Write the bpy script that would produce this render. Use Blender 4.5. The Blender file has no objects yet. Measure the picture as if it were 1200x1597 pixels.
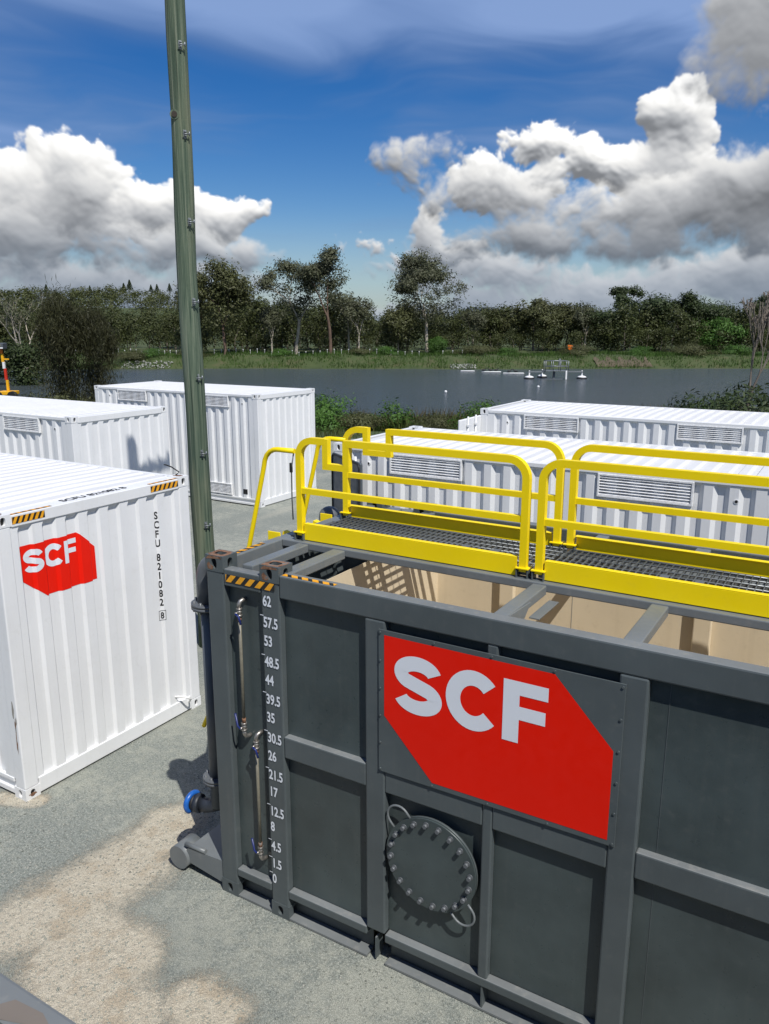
import bpy, bmesh, math, random
import numpy as np
from mathutils import Vector, Matrix
R=math.radians
scene=bpy.context.scene
COL=scene.collection
# ---------------------------------------------------------------- camera
CAM=(4.142,-4.240,4.601); YAW=31.135; PITCH=13.227
cd=bpy.data.cameras.new('camera'); cam=bpy.data.objects.new('camera',cd); COL.objects.link(cam)
cam.location=CAM; cam.rotation_euler=(R(90-PITCH),0,R(YAW))
cd.sensor_fit='VERTICAL'; cd.sensor_height=24; cd.lens=24*1244/1597; cd.clip_start=.05; cd.clip_end=6000
scene.camera=cam
# ---------------------------------------------------------------- sun, exposure
SUN_EL=R(55)
SUN=Vector((.842*math.cos(SUN_EL),-.540*math.cos(SUN_EL),math.sin(SUN_EL))).normalized()
sl=bpy.data.lights.new('sun','SUN'); sl.energy=5.0; sl.angle=R(.53); sl.color=(1,.965,.91)
so=bpy.data.objects.new('sun',sl); COL.objects.link(so); so.rotation_euler=SUN.to_track_quat('Z','Y').to_euler(); so.location=(20,-15,40)
vs=scene.view_settings; vs.view_transform='Standard'; vs.look='None'; vs.exposure=-0.06; vs.gamma=1; vs.use_curve_mapping=False
scene.cycles.max_bounces=6; scene.cycles.diffuse_bounces=3; scene.cycles.glossy_bounces=3; scene.cycles.transparent_max_bounces=4
scene.cycles.use_denoising=True
# ---------------------------------------------------------------- sky: Nishita blue, clouds computed over the whole dome
PPD=16; AZ=45.0; EL0,EL1=-3.0,47.0
def cloud_map():
    W=int(2*AZ*PPD); H=int((EL1-EL0)*PPD)
    az=np.linspace(-AZ,AZ,W,dtype=np.float32)[None,:]*np.ones((H,1),np.float32)
    el=np.linspace(EL0,EL1,H,dtype=np.float32)[:,None]*np.ones((1,W),np.float32)
    AZG,ELG,H0,W0=az,el,H,W
    def hsh(i,j,s):
        n=i*np.uint32(374761393)+j*np.uint32(668265263)+np.uint32(s*974634777&0xffffffff)
        n=(n^(n>>np.uint32(13)))*np.uint32(1274126177)
        return n^(n>>np.uint32(16))
    lut=np.exp(2j*np.pi*np.arange(256)/256); LC=lut.real.astype(np.float32); LS=lut.imag.astype(np.float32)
    def cells(x,y):
        xf=np.floor(x); yf=np.floor(y)
        return xf.astype(np.int32).view(np.uint32),yf.astype(np.int32).view(np.uint32),(x-xf).astype(np.float32),(y-yf).astype(np.float32)
    def perlin(x,y,s):
        xi,yi,fx,fy=cells(x,y); u=fx*fx*fx*(fx*(fx*6-15)+10); v=fy*fy*fy*(fy*(fy*6-15)+10)
        def g(di,dj):
            a=hsh(xi+np.uint32(di),yi+np.uint32(dj),s)&np.uint32(255)
            return LC[a]*(fx-di)+LS[a]*(fy-dj)
        a=g(0,0); a+=(g(1,0)-a)*u; b=g(0,1); b+=(g(1,1)-b)*u
        return a+(b-a)*v
    def fbm(x,y,s,o=5,r=.5):
        t=0;a=1.;n=0
        for k in range(o): t=t+a*perlin(x,y,s+k*17); n+=a; a*=r; x=x*2.03+3.1; y=y*2.03+1.7
        return t/n*1.6
    def worley(x,y,s):
        xi,yi,fx,fy=cells(x,y); d=np.full(x.shape,9.,np.float32)
        for di in (-1,0,1):
            for dj in (-1,0,1):
                h=hsh(xi+np.uint32(di&0xffffffff),yi+np.uint32(dj&0xffffffff),s)
                px=(h&np.uint32(0xffff)).astype(np.float32)*np.float32(1/65536)+(di-fx); py=(h>>np.uint32(16)).astype(np.float32)*np.float32(1/65536)+(dj-fy)
                d=np.minimum(d,px*px+py*py)
        return np.sqrt(d)
    def sst(a,b,x):
        t=np.clip((x-a)/(b-a),0,1); return t*t*(3-2*t)
    def blur(a,n):
        for ax in (0,1):
            for _ in range(2):
                c=np.cumsum(np.pad(a-0.,[(n+1,n) if k==ax else (0,0) for k in (0,1)],mode='edge'),axis=ax,dtype=np.float64)
                L=a.shape[ax]
                a=((np.take(c,range(2*n+1,2*n+1+L),axis=ax)-np.take(c,range(0,L),axis=ax))/(2*n+1)).astype(np.float32)
        return a
    col=np.zeros((H,W,3),np.float32); A=np.zeros((H,W),np.float32)
    def over(c,a,sl=(slice(None),slice(None))):
        col[sl]=col[sl]*(1-a[...,None])+c*a[...,None]; A[sl]=A[sl]*(1-a)+a
    # thin high veil, streaked along a flat layer
    e=np.maximum(el,2.)*np.pi/180; dist=1/np.tan(e+.05); x=dist*np.sin(az*np.pi/180); y=dist*np.cos(az*np.pi/180)
    w=fbm(x*.9,y*.9,5,3)*.5
    v1=fbm(x*.55+y*.2+w,y*.85-x*.15+w,11,6,.50); v2=fbm(x*.5+4,y*.55+9,31,3)
    veil=sst(-.22,.72,v1*.8+v2*.5+(el-12.0)*.062)*sst(3,10,el)
    veil=np.clip(veil*.92,0,.85)
    over(np.array((2.25,3.3,5.7))*(1+.45*sst(.2,.9,veil))[...,None],veil)
    Lr,Lu,Lb=.25,.82,.515
    def cumulus(blobs,seed,sc,amb,sun,soft=.30,sig=.4,rag=1.,det=.38):
        x0=max(0,int((min(b[0]-b[2] for b in blobs)-4+AZ)*PPD)); x1=min(W0,int((max(b[0]+b[2] for b in blobs)+4+AZ)*PPD))
        y0=max(0,int((min(b[1]-b[3] for b in blobs)-3-EL0)*PPD)); y1=min(H0,int((max(b[1]+b[3] for b in blobs)+4-EL0)*PPD))
        if x1-x0<20 or y1-y0<20: return
        az=AZG[y0:y1,x0:x1]; el=ELG[y0:y1,x0:x1]; H,W=az.shape
        wx=fbm(az*.16*sc,el*.16*sc,seed,3)*1.1; wy=fbm(az*.16*sc+7,el*.16*sc+3,seed+1,3)*1.1
        X=az+wx; Y=el+wy
        m=np.zeros((H,W),np.float32)
        for ca,ce,ra,re,st in blobs:
            q=((X-ca)/ra)**2+((Y-ce)/re)**2
            m+=np.exp(4*np.clip(st*(1-q),-3,4))
        m=np.log(m+1e-5)/4
        wo=0;a=1.;f=.55*sc
        for k in range(4):
            wo=wo+a*(.55-worley(X*f+k*3.3,Y*f*1.1,seed+50+k)); a*=.55; f*=2.1
        D=m+.95*rag*fbm(X*.22*sc,Y*.26*sc,seed+3,7,.52)+.62*wo
        al=sst(0,soft,D)
        h=np.sqrt(np.clip(D,0,6)+.02)
        hs=blur(h,1); gx=np.gradient(hs,axis=1)*PPD; gy=np.gradient(hs,axis=0)*PPD
        hb=blur(h,10); gx=gx*det+np.gradient(hb,axis=1)*PPD*1.6; gy=gy*det+np.gradient(hb,axis=0)*PPD*1.6
        nz=1/np.sqrt(gx*gx+gy*gy+1); dif=np.clip((-gx*Lr-gy*Lu+Lb)*nz*.85+.15,0,1)
        Dc=np.clip(D,0,1.6); tot=np.zeros_like(D); step=.5
        for k in range(1,12):
            dy=int(round(k*step*Lu*PPD)); dx=int(round(k*step*Lr*PPD))
            if dy>=H or dx>=W: break
            tot[:H-dy,:W-dx]+=Dc[dy:,dx:]*step
        T=blur(np.exp(-sig*tot),3)
        up=.55+.45*sst(-1.2,1.2,-gy)
        b=amb*up*(.6+.4*T)+sun*dif*(T*.93+.07)
        k=np.clip(b/9,0,1)[...,None]
        tint=np.array((.90,.965,1.08),np.float32)*(1-k)+np.array((1.0,.995,.98),np.float32)*k
        over(b[...,None]*tint*1.13,al,(slice(y0,y1),slice(x0,x1)))
    for b in CLOUDS: cumulus(**b)
    # pale air low down
    hz=sst(8,0,el)*.55
    over(np.array((3.6,4.6,6.0))*np.ones((H,W,1)),hz*1.0)
    return np.concatenate([col/np.maximum(A,1e-4)[...,None],A[...,None]],axis=2).astype(np.float32)
CLOUDS=[  # heaps: (azimuth, elevation, half width, half height, strength) in degrees
 dict(blobs=[(7.04, 3.25, 6.84, 1.67, 1.0), (17.23, 2.11, 10.22, 1.78, 1.2), (24.12, 2.99, 4.27, 2.53, 1.3), (11.47, 0.69, 15.07, 1.44, 1.2)],seed=3,sc=1.5,amb=3.7,sun=4.4,sig=0.22,soft=1.0),
 dict(blobs=[(-20.37, 2.67, 13.75, 1.74, 1.2), (-15.22, 1.51, 8.57, 1.24, 0.9)],seed=5,sc=1.4,amb=3.6,sun=3.0,sig=0.22,soft=1.1),
 dict(blobs=[(3.14, 6.1, 1.48, 1.78, 1.0), (-1.23, 5.28, 1.58, 0.74, 0.3), (4.39, 4.52, 3.05, 1.24, 0.7)],seed=8,sc=1.5,amb=4.2,sun=6.0,sig=0.25,soft=0.5),
 dict(blobs=[(-21.8, 8.0, 4.61, 2.91, 1.3), (-26.52, 7.36, 5.06, 3.53, 1.4), (-12.0, 7.05, 3.58, 1.88, 1.0), (-18.99, 10.0, 2.72, 1.31, 0.7), (-15.69, 6.94, 3.69, 2.01, 1.1), (-36, 11, 9, 4, 1.4), (-48, 9, 8, 4, 1.2)],seed=21,sc=1.0,amb=4.2,sun=8.6,sig=0.2),
 dict(blobs=[(-22.42, 5.35, 7.45, 2.34, 1.2), (-26.72, 5.53, 5.46, 3.26, 1.3), (-14.61, 4.79, 6.75, 1.68, 0.9), (-19.94, 7.73, 2.72, 1.35, 0.5), (-40, 9, 8, 3, 1.0)],seed=25,sc=1.15,amb=3.8,sun=4.8,sig=0.22,soft=1.2,rag=1.35),
 dict(blobs=[(18.8, 12.35, 2.47, 2.36, 1.7), (17.89, 9.33, 3.62, 2.57, 1.5), (14.28, 10.17, 2.07, 1.41, 1.1), (9.97, 11.47, 2.3, 1.55, 0.9), (8.57, 8.91, 3.76, 1.85, 0.9)],seed=44,sc=1.25,amb=4.6,sun=8.6,sig=0.12,det=0.55),
 dict(blobs=[(1.71, 10.95, 3.2, 0.99, 0.45), (3.83, 11.61, 1.44, 0.9, 0.6), (4.3, 9.37, 3.41, 1.16, 0.4)],seed=46,sc=1.4,amb=4.2,sun=4.6,sig=0.25,soft=1.1,rag=1.2),
 dict(blobs=[(17.29, 6.89, 7.2, 2.22, 1.2), (7.75, 8.14, 5.24, 1.8, 0.9), (23.13, 7.56, 4.25, 3.44, 1.7), (14.15, 5.61, 11.19, 1.66, 1.0), (34, 12, 9, 5, 1.5), (46, 11, 8, 4, 1.2)],seed=41,sc=1.1,amb=3.8,sun=6.0,sig=0.24,soft=1.15,rag=1.35,det=0.45),
 dict(blobs=[(23.53, 15.78, 4.71, 3.73, 1.3), (25.27, 18.33, 6.92, 3.77, 1.4)],seed=61,sc=0.9,amb=6.0,sun=4.8,sig=0.22,soft=1.1,rag=1.3),
 dict(blobs=[(36, 26, 9, 6, 1.5)],seed=71,sc=0.8,amb=4.6,sun=5.5,sig=0.3,soft=0.8),
 dict(blobs=[(-42, 28, 9, 5, 1.2)],seed=81,sc=0.8,amb=4.6,sun=5.5,sig=0.3,soft=0.8),
]
def build_world():
    w=bpy.data.worlds.new('World'); scene.world=w; w.use_nodes=True
    nt=w.node_tree; nt.nodes.clear(); L=nt.links.new
    def N(t,**k):
        n=nt.nodes.new(t)
        for a,b in k.items(): setattr(n,a,b)
        return n
    out=N('ShaderNodeOutputWorld'); bg=N('ShaderNodeBackground'); L(bg.outputs[0],out.inputs[0]); bg.inputs[1].default_value=.088
    sky=N('ShaderNodeTexSky',sky_type='NISHITA',sun_disc=False)
    sky.sun_elevation=SUN_EL; sky.sun_rotation=math.atan2(SUN.x,SUN.y); sky.dust_density=.2; sky.ozone_density=4.; sky.air_density=1.0; sky.altitude=10
    hs=N('ShaderNodeHueSaturation'); hs.inputs['Saturation'].default_value=1.42; hs.inputs['Value'].default_value=1.02; hs.inputs['Hue'].default_value=.513; L(sky.outputs[0],hs.inputs['Color'])
    im=cloud_map(); H,W=im.shape[:2]
    img=bpy.data.images.new('cloud_cover',W,H,alpha=True,float_buffer=True); img.colorspace_settings.name='Non-Color'; img.alpha_mode='CHANNEL_PACKED'
    img.pixels.foreach_set(im.ravel()); img.update(); img.pack()
    tc=N('ShaderNodeTexCoord'); sx=N('ShaderNodeSeparateXYZ'); L(tc.outputs['Generated'],sx.inputs[0])
    def M(op,a,b=None,c=None,clamp=False):
        n=N('ShaderNodeMath',operation=op,use_clamp=clamp)
        for i,x in enumerate((a,b,c)):
            if x is None: continue
            if hasattr(x,'is_linked'): L(x,n.inputs[i])
            else: n.inputs[i].default_value=x
        return n.outputs[0]
    fx,fy=-math.sin(R(YAW)),math.cos(R(YAW))
    X,Y,Z=sx.outputs
    b=M('ADD',M('MULTIPLY',X,fx),M('MULTIPLY',Y,fy)); a=M('SUBTRACT',M('MULTIPLY',X,fy),M('MULTIPLY',Y,fx))
    az=M('MULTIPLY',M('ARCTAN2',a,b),57.29578); el=M('MULTIPLY',M('ARCSINE',Z),57.29578)
    u=M('MULTIPLY_ADD',az,1/(2*AZ),.5)
    v=M('MINIMUM',M('MAXIMUM',M('MULTIPLY_ADD',el,1/(EL1-EL0),-EL0/(EL1-EL0)),.002),.998)
    cv=N('ShaderNodeCombineXYZ'); L(u,cv.inputs[0]); L(v,cv.inputs[1])
    it=N('ShaderNodeTexImage',image=img,extension='MIRROR',interpolation='Cubic'); L(cv.outputs[0],it.inputs[0])
    fade=N('ShaderNodeMapRange',interpolation_type='SMOOTHSTEP'); L(el,fade.inputs[0]); fade.inputs[1].default_value=26; fade.inputs[2].default_value=42; fade.inputs[3].default_value=1; fade.inputs[4].default_value=0
    al=M('ADD',M('MULTIPLY',it.outputs['Alpha'],fade.outputs[0]),M('MULTIPLY',M('SUBTRACT',1,fade.outputs[0]),.12))
    mx=N('ShaderNodeMix',data_type='RGBA'); L(al,mx.inputs['Factor']); L(hs.outputs[0],mx.inputs['A'])
    m2=N('ShaderNodeMix',data_type='RGBA'); L(fade.outputs[0],m2.inputs['Factor']); m2.inputs['A'].default_value=(3.4,4.0,5.2,1); L(it.outputs['Color'],m2.inputs['B'])
    L(m2.outputs['Result'],mx.inputs['B']); L(mx.outputs['Result'],bg.inputs[0])
build_world()
# ---------------------------------------------------------------- materials
MATS={}
def nodes_of(name):
    m=bpy.data.materials.new(name); m.use_nodes=True; nt=m.node_tree; b=nt.nodes['Principled BSDF']; MATS[name]=m
    return m,nt,b
def nnew(nt,t,**k):
    n=nt.nodes.new(t)
    for a,b in k.items(): setattr(n,a,b)
    return n
def tnoise(nt,vec,scale,detail=4,rough=.55):
    n=nnew(nt,'ShaderNodeTexNoise'); n.inputs['Scale'].default_value=scale; n.inputs['Detail'].default_value=detail; n.inputs['Roughness'].default_value=rough
    if vec is not None: nt.links.new(vec,n.inputs['Vector'])
    return n.outputs[0]
def ramp(nt,fac,stops):
    n=nnew(nt,'ShaderNodeValToRGB'); e=n.color_ramp.elements
    while len(e)<len(stops): e.new(.5)
    for k,(p,c) in zip(e,stops): k.position=p; k.color=(*c,1) if len(c)==3 else c
    nt.links.new(fac,n.inputs[0]); return n.outputs[0]
def mixn(nt,f,a,b,blend='MIX'):
    n=nnew(nt,'ShaderNodeMix',data_type='RGBA',blend_type=blend)
    for s,v in ((n.inputs['Factor'],f),(n.inputs['A'],a),(n.inputs['B'],b)):
        if hasattr(v,'is_linked'): nt.links.new(v,s)
        elif isinstance(v,(int,float)): s.default_value=v
        else: s.default_value=(*v,1)
    return n.outputs['Result']
def mathn(nt,op,a,b=0.,c=None,clamp=False):
    n=nnew(nt,'ShaderNodeMath',operation=op,use_clamp=clamp)
    for i,v in enumerate((a,b,c)):
        if v is None: continue
        if hasattr(v,'is_linked'): nt.links.new(v,n.inputs[i])
        else: n.inputs[i].default_value=v
    return n.outputs[0]
def smooth(nt,v,a,b):
    n=nnew(nt,'ShaderNodeMapRange',interpolation_type='SMOOTHSTEP'); nt.links.new(v,n.inputs[0])
    n.inputs[1].default_value=a; n.inputs[2].default_value=b; return n.outputs[0]
def wpos(nt): return nnew(nt,'ShaderNodeNewGeometry').outputs['Position']
def bump(nt,b,h,strength,dist):
    n=nnew(nt,'ShaderNodeBump'); n.inputs['Strength'].default_value=strength; n.inputs['Distance'].default_value=dist
    nt.links.new(h,n.inputs['Height']); nt.links.new(n.outputs[0],b.inputs['Normal'])
def scaled(nt,v,s):
    n=nnew(nt,'ShaderNodeMapping'); n.inputs['Scale'].default_value=s; nt.links.new(v,n.inputs['Vector']); return n.outputs[0]
def paint(name,col,rough=.45,var=.12,dirt=None,dirtamt=.25,spec=.5,streak=0.,metal=0.,bumpy=0.):
    """sprayed steel: slow tone drift, dust, faint rain streaks"""
    m,nt,b=nodes_of(name); P=wpos(nt)
    n1=tnoise(nt,P,1.7,3,.6); n2=tnoise(nt,P,14,4,.65)
    lo=tuple(c*(1-var) for c in col); hi=tuple(min(1,c*(1+var)) for c in col)
    c=ramp(nt,n1,[(.3,lo),(.7,hi)])
    if dirt:
        f=smooth(nt,n2,.52,.78); f=mathn(nt,'MULTIPLY',f,dirtamt)
        c=mixn(nt,f,c,dirt)
    if streak:
        s=tnoise(nt,scaled(nt,P,(16,16,.7)),1.,3,.6); f=mathn(nt,'MULTIPLY',smooth(nt,s,.52,.75),streak)
        c=mixn(nt,f,c,dirt or (.2,.17,.13))
    nt.links.new(c,b.inputs['Base Color'])
    r=ramp(nt,n2,[(.3,(rough-.08,)*3),(.75,(min(1,rough+.14),)*3)]); nt.links.new(r,b.inputs['Roughness'])
    b.inputs['Metallic'].default_value=metal; b.inputs['Specular IOR Level'].default_value=spec
    if bumpy: bump(nt,b,tnoise(nt,P,9,3,.5),bumpy,.004)
    return m
def plain(name,col,rough=.5,metal=0.):
    m,nt,b=nodes_of(name); P=wpos(nt)
    c=ramp(nt,tnoise(nt,P,25,3),[(.3,tuple(x*.85 for x in col)),(.7,tuple(min(1,x*1.12) for x in col))]); nt.links.new(c,b.inputs['Base Color'])
    b.inputs['Roughness'].default_value=rough; b.inputs['Metallic'].default_value=metal; return m
paint('white_paint',(.74,.75,.755),.42,.03,(.42,.40,.35),.12,streak=.09)
paint('roof_white',(.67,.675,.675),.5,.04,(.45,.43,.38),.2)
paint('grey_paint',(.082,.098,.102),.36,.13,(.15,.155,.145),.22,streak=.16,bumpy=.12,spec=.34)
paint('plate_grey',(.056,.073,.074),.33,.24,(.10,.11,.105),.30,streak=.16,bumpy=.25,spec=.40)  # darker than the frame: recess shade and dark reflections painted into the colour
paint('grey_dusty_lit',(.165,.178,.180),.50,.16,(.30,.29,.26),.40)  # dust plus painted-in sunlight for upward faces
paint('stain_brown',(.175,.150,.125),.6,.2,(.165,.178,.180),.7)
paint('grey_top_lit',(.150,.166,.172),.38,.10,(.28,.27,.245),.28)  # lighter copy of the frame grey: sunlight and sheen painted in
paint('dusty_grey',(.30,.285,.25),.8,.2,(.12,.13,.13),.5)
paint('yellow_paint',(.90,.68,.004),.42,.04,(.5,.37,.03),.10,spec=.3)
paint('red_print',(.78,.011,.002),.45,.02,spec=.25)
paint('white_print',(.72,.755,.80),.45,.02)
paint('cream_liner',(.66,.56,.40),.5,.05,(.42,.34,.22),.25,streak=.12)
paint('door_grey',(.085,.10,.115),.45,.06)
paint('galvanised',(.22,.24,.25),.42,.12,(.2,.2,.19),.3,metal=.6)
paint('pipe_grey',(.11,.12,.13),.42,.07,(.2,.2,.18),.2)
plain('tape_black',(.012,.012,.012),.5); plain('tape_amber',(.80,.36,.012),.5)
plain('black_print',(.016,.016,.018),.55); plain('rubber_hole_black',(.012,.012,.013),.6)
plain('blue_plastic',(.015,.11,.42),.35); plain('blue_handle',(.010,.022,.13),.4); plain('outlet_shaded',(.022,.027,.036),.5)
plain('steel_fitting',(.38,.36,.33),.4,.8); plain('tube_clear',(.17,.158,.12),.35)
plain('wire_white',(.75,.75,.73),.5); plain('orange_paint',(.75,.17,.01),.45); plain('yellow_mast',(.80,.42,.01),.45)
plain('red_band',(.55,.03,.01),.45); plain('slat_white',(.78,.785,.785),.45)
def mk_rust():
    m,nt,b=nodes_of('rust'); P=wpos(nt); n=tnoise(nt,P,22,5,.65)
    c=ramp(nt,n,[(.28,(.04,.026,.02)),(.42,(.15,.07,.035)),(.53,(.24,.13,.075)),(.60,(.14,.135,.13)),(.85,(.28,.275,.26))]); nt.links.new(c,b.inputs['Base Color'])
    b.inputs['Roughness'].default_value=.85; bump(nt,b,n,.5,.004)
mk_rust()
def mk_wood():
    m,nt,b=nodes_of('pole_wood'); P=wpos(nt)
    g=tnoise(nt,scaled(nt,P,(34,34,.45)),1.,6,.7); big=tnoise(nt,scaled(nt,P,(5,5,.8)),1.,3,.5)
    c=ramp(nt,g,[(.30,(.022,.034,.026)),(.43,(.060,.090,.064)),(.55,(.115,.150,.105)),(.70,(.22,.235,.18))])
    c=mixn(nt,mathn(nt,'MULTIPLY',smooth(nt,big,.5,.7),.45),c,(.19,.20,.13))
    crack=smooth(nt,tnoise(nt,scaled(nt,P,(60,60,.45)),1.,2,.4),.66,.72); c=mixn(nt,mathn(nt,'MULTIPLY',crack,.7),c,(.02,.025,.018))
    nt.links.new(c,b.inputs['Base Color']); b.inputs['Roughness'].default_value=.9; b.inputs['Specular IOR Level'].default_value=.15; bump(nt,b,g,.8,.02)
mk_wood()
def leafmat(name,c0,c1,c2,trans=.25,rough=.55):
    m,nt,b=nodes_of(name); rnd=nnew(nt,'ShaderNodeNewGeometry').outputs['Random Per Island']
    c=ramp(nt,rnd,[(.0,c0),(.55,c1),(1.,c2)])
    big=tnoise(nt,wpos(nt),.35,2); c=mixn(nt,smooth(nt,big,.35,.7),c,tuple(x*1.35 for x in c1))
    nt.links.new(c,b.inputs['Base Color']); b.inputs['Roughness'].default_value=rough; b.inputs['Specular IOR Level'].default_value=.3
    t=nnew(nt,'ShaderNodeBsdfTranslucent'); nt.links.new(c,t.inputs[0])
    mx=nnew(nt,'ShaderNodeMixShader'); mx.inputs[0].default_value=trans
    nt.links.new(b.outputs[0],mx.inputs[1]); nt.links.new(t.outputs[0],mx.inputs[2]); nt.links.new(mx.outputs[0],nt.nodes['Material Output'].inputs[0])
leafmat('leaf_eucalypt',(.050,.058,.028),(.082,.090,.048),(.135,.135,.09))
leafmat('leaf_olive',(.048,.055,.019),(.070,.077,.029),(.10,.10,.043))
leafmat('leaf_dark',(.022,.034,.012),(.038,.056,.019),(.060,.080,.028))
leafmat('leaf_forest',(.034,.043,.013),(.052,.063,.019),(.075,.084,.028))
leafmat('leaf_hill',(.046,.056,.018),(.066,.077,.024),(.090,.096,.033))
leafmat('leaf_bright',(.03,.07,.012),(.06,.13,.022),(.10,.18,.04),.3)
leafmat('leaf_feather',(.022,.024,.010),(.040,.042,.017),(.060,.058,.025))
leafmat('grass_blade',(.035,.055,.012),(.07,.095,.022),(.15,.14,.05),.3)
leafmat('grass_far',(.028,.062,.010),(.05,.098,.018),(.085,.125,.03),.3)
leafmat('reed_brown',(.06,.055,.025),(.11,.09,.045),(.17,.135,.075),.3)
paint('bark_pale',(.42,.37,.30),.8,.25,(.2,.15,.1),.4); paint('bark_brown',(.13,.085,.06),.85,.3,(.06,.04,.03),.4); paint('bark_dead',(.17,.145,.12),.85,.25,(.1,.08,.06),.4); paint('bark_dark',(.05,.04,.032),.9,.3)
# ---------------------------------------------------------------- mesh helpers
def mesh_of(name,bm,mat,smoothf=False):
    me=bpy.data.meshes.new(name); bm.to_mesh(me); bm.free()
    for m in (mat if isinstance(mat,(list,tuple)) else [mat]): me.materials.append(MATS[m])
    if smoothf: me.polygons.foreach_set('use_smooth',[True]*len(me.polygons))
    return me
def link(name,me,parent=None,loc=None,rot=None):
    o=bpy.data.objects.new(name,me); COL.objects.link(o); o.parent=parent
    if loc is not None: o.location=loc
    if rot is not None: o.rotation_euler=rot
    return o
def tag(o,label=None,cat=None,group=None,kind=None):
    for k,v in (('label',label),('category',cat),('group',group),('kind',kind)):
        if v: o[k]=v
    return o
def thing(name,label,cat,loc=(0,0,0),rotz=0,group=None):
    o=link(name,None,None,loc,(0,0,rotz)); o.empty_display_size=.2
    return tag(o,label,cat,group)
def copy_tree(o,parent=None):
    c=o.copy(); COL.objects.link(c); c.parent=parent
    for ch in list(o.children): copy_tree(ch,c)
    return c
def bx(bm,x0,x1,y0,y1,z0,z1,bev=0.,mi=0):
    vs=[bm.verts.new((x,y,z)) for z in (z0,z1) for y in (y0,y1) for x in (x0,x1)]
    fs=[bm.faces.new([vs[i] for i in q]) for q in ((0,2,3,1),(4,5,7,6),(0,1,5,4),(2,6,7,3),(0,4,6,2),(1,3,7,5))]
    for f in fs: f.material_index=mi
    if bev>0:
        es=list({e for f in fs for e in f.edges})
        bmesh.ops.bevel(bm,geom=es,offset=bev,segments=2,profile=.5,affect='EDGES',material=-1)
def box(name,x0,x1,y0,y1,z0,z1,mat,parent,bev=.006,mi=None):
    bm=bmesh.new(); bx(bm,x0,x1,y0,y1,z0,z1,bev)
    return link(name,mesh_of(name,bm,mat),parent)
def frame_from(d):
    d=Vector(d).normalized(); a=Vector((0,0,1)) if abs(d.z)<.9 else Vector((1,0,0))
    u=d.cross(a).normalized(); return u,d.cross(u).normalized()
def tube(bm,pts,r,n=10,cap=True,closed=False,square=False,up=None,mi=0):
    """sweep a round (or square) section along a polyline"""
    pts=[Vector(p) for p in pts]; rings=[]; m=len(pts); prev=None
    for i,p in enumerate(pts):
        if closed: t=(pts[(i+1)%m]-pts[i-1])
        else: t=pts[min(i+1,m-1)]-pts[max(i-1,0)]
        t.normalize()
        if up is not None: u=Vector(up); u=(u-t*u.dot(t)).normalized(); v=t.cross(u)
        elif prev is None: u,v=frame_from(t)
        else: u=(prev-t*prev.dot(t)).normalized(); v=t.cross(u)
        prev=u; rr=r[i] if isinstance(r,(list,tuple)) else r
        k=1.
        if 0<i<m-1 and not closed:
            a=(pts[i]-pts[i-1]).normalized(); b=(pts[i+1]-pts[i]).normalized(); k=1/max(.5,math.cos(a.angle(b)/2)) if square and a.length and b.length else 1.
        if square: sec=[(-1,-1),(1,-1),(1,1),(-1,1)]; ring=[bm.verts.new(p+u*(x*rr)+v*(y*rr*k)) for x,y in sec]
        else: ring=[bm.verts.new(p+u*(rr*math.cos(2*math.pi*j/n))+v*(rr*math.sin(2*math.pi*j/n))) for j in range(n)]
        rings.append(ring)
    nn=len(rings[0])
    for a,b in (list(zip(rings,rings[1:]))+([(rings[-1],rings[0])] if closed else [])):
        for j in range(nn):
            f=bm.faces.new((a[j],a[(j+1)%nn],b[(j+1)%nn],b[j])); f.smooth=not square; f.material_index=mi
    if cap and not closed:
        f=bm.faces.new(rings[0][::-1]); f.material_index=mi; f=bm.faces.new(rings[-1]); f.material_index=mi
def pipe(name,pts,r,mat,parent,n=10,square=False,up=None,closed=False):
    bm=bmesh.new(); tube(bm,pts,r,n,square=square,up=up,closed=closed)
    bmesh.ops.recalc_face_normals(bm,faces=bm.faces)
    return link(name,mesh_of(name,bm,mat),parent)
def cyl(bm,p0,p1,r,n=20,mi=0): tube(bm,[p0,p1],r,n,mi=mi)
def arc(c,r,a0,a1,n,ax1,ax2):
    c=Vector(c); return [c+Vector(ax1)*(r*math.cos(R(a0+(a1-a0)*i/n)))+Vector(ax2)*(r*math.sin(R(a0+(a1-a0)*i/n))) for i in range(n+1)]
def poly3(bm,polys,f,mi=0):
    for p in polys:
        try: fc=bm.faces.new([bm.verts.new(f(u,v)) for u,v in p]); fc.material_index=mi
        except ValueError: pass
# lettering drawn as quads, unit height
def strip(c,t):
    out=[]; n=len(c); off=[]
    for i in range(n):
        a=Vector(c[max(i-1,0)]); b=Vector(c[min(i+1,n-1)]); d=(b-a).normalized(); nn=Vector((-d.y,d.x))*t/2
        off.append((Vector(c[i])+nn,Vector(c[i])-nn))
    return [[tuple(off[i][0]),tuple(off[i][1]),tuple(off[i+1][1]),tuple(off[i+1][0])] for i in range(n-1)]
def glyph(ch):
    t=.25
    if ch=='S':
        c=[(.43+.305*math.cos(R(a)),.695+.18*math.sin(R(a))) for a in range(12,236,8)]
        d=[(.43+.315*math.cos(R(a)),.305+.18*math.sin(R(a))) for a in range(52,-170,-8)]
        return strip(c+d,t)
    if ch=='C':
        return strip([(.47+.345*math.cos(R(a)),.5+.375*math.sin(R(a))) for a in range(40,322,8)],t)
    if ch=='F':
        return [[(0,0),(.26,0),(.26,1),(0,1)],[(.26,.78),(.70,.78),(.70,1),(.26,1)],[(.26,.385),(.67,.385),(.67,.60),(.26,.60)]]
def scf(x0,z0,h):
    out=[]
    for ch,dx in (('S',0),('C',.935),('F',1.895)):
        out+=[[(x0+(u+dx)*h,z0+v*h) for u,v in q] for q in glyph(ch)]
    return out
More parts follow.
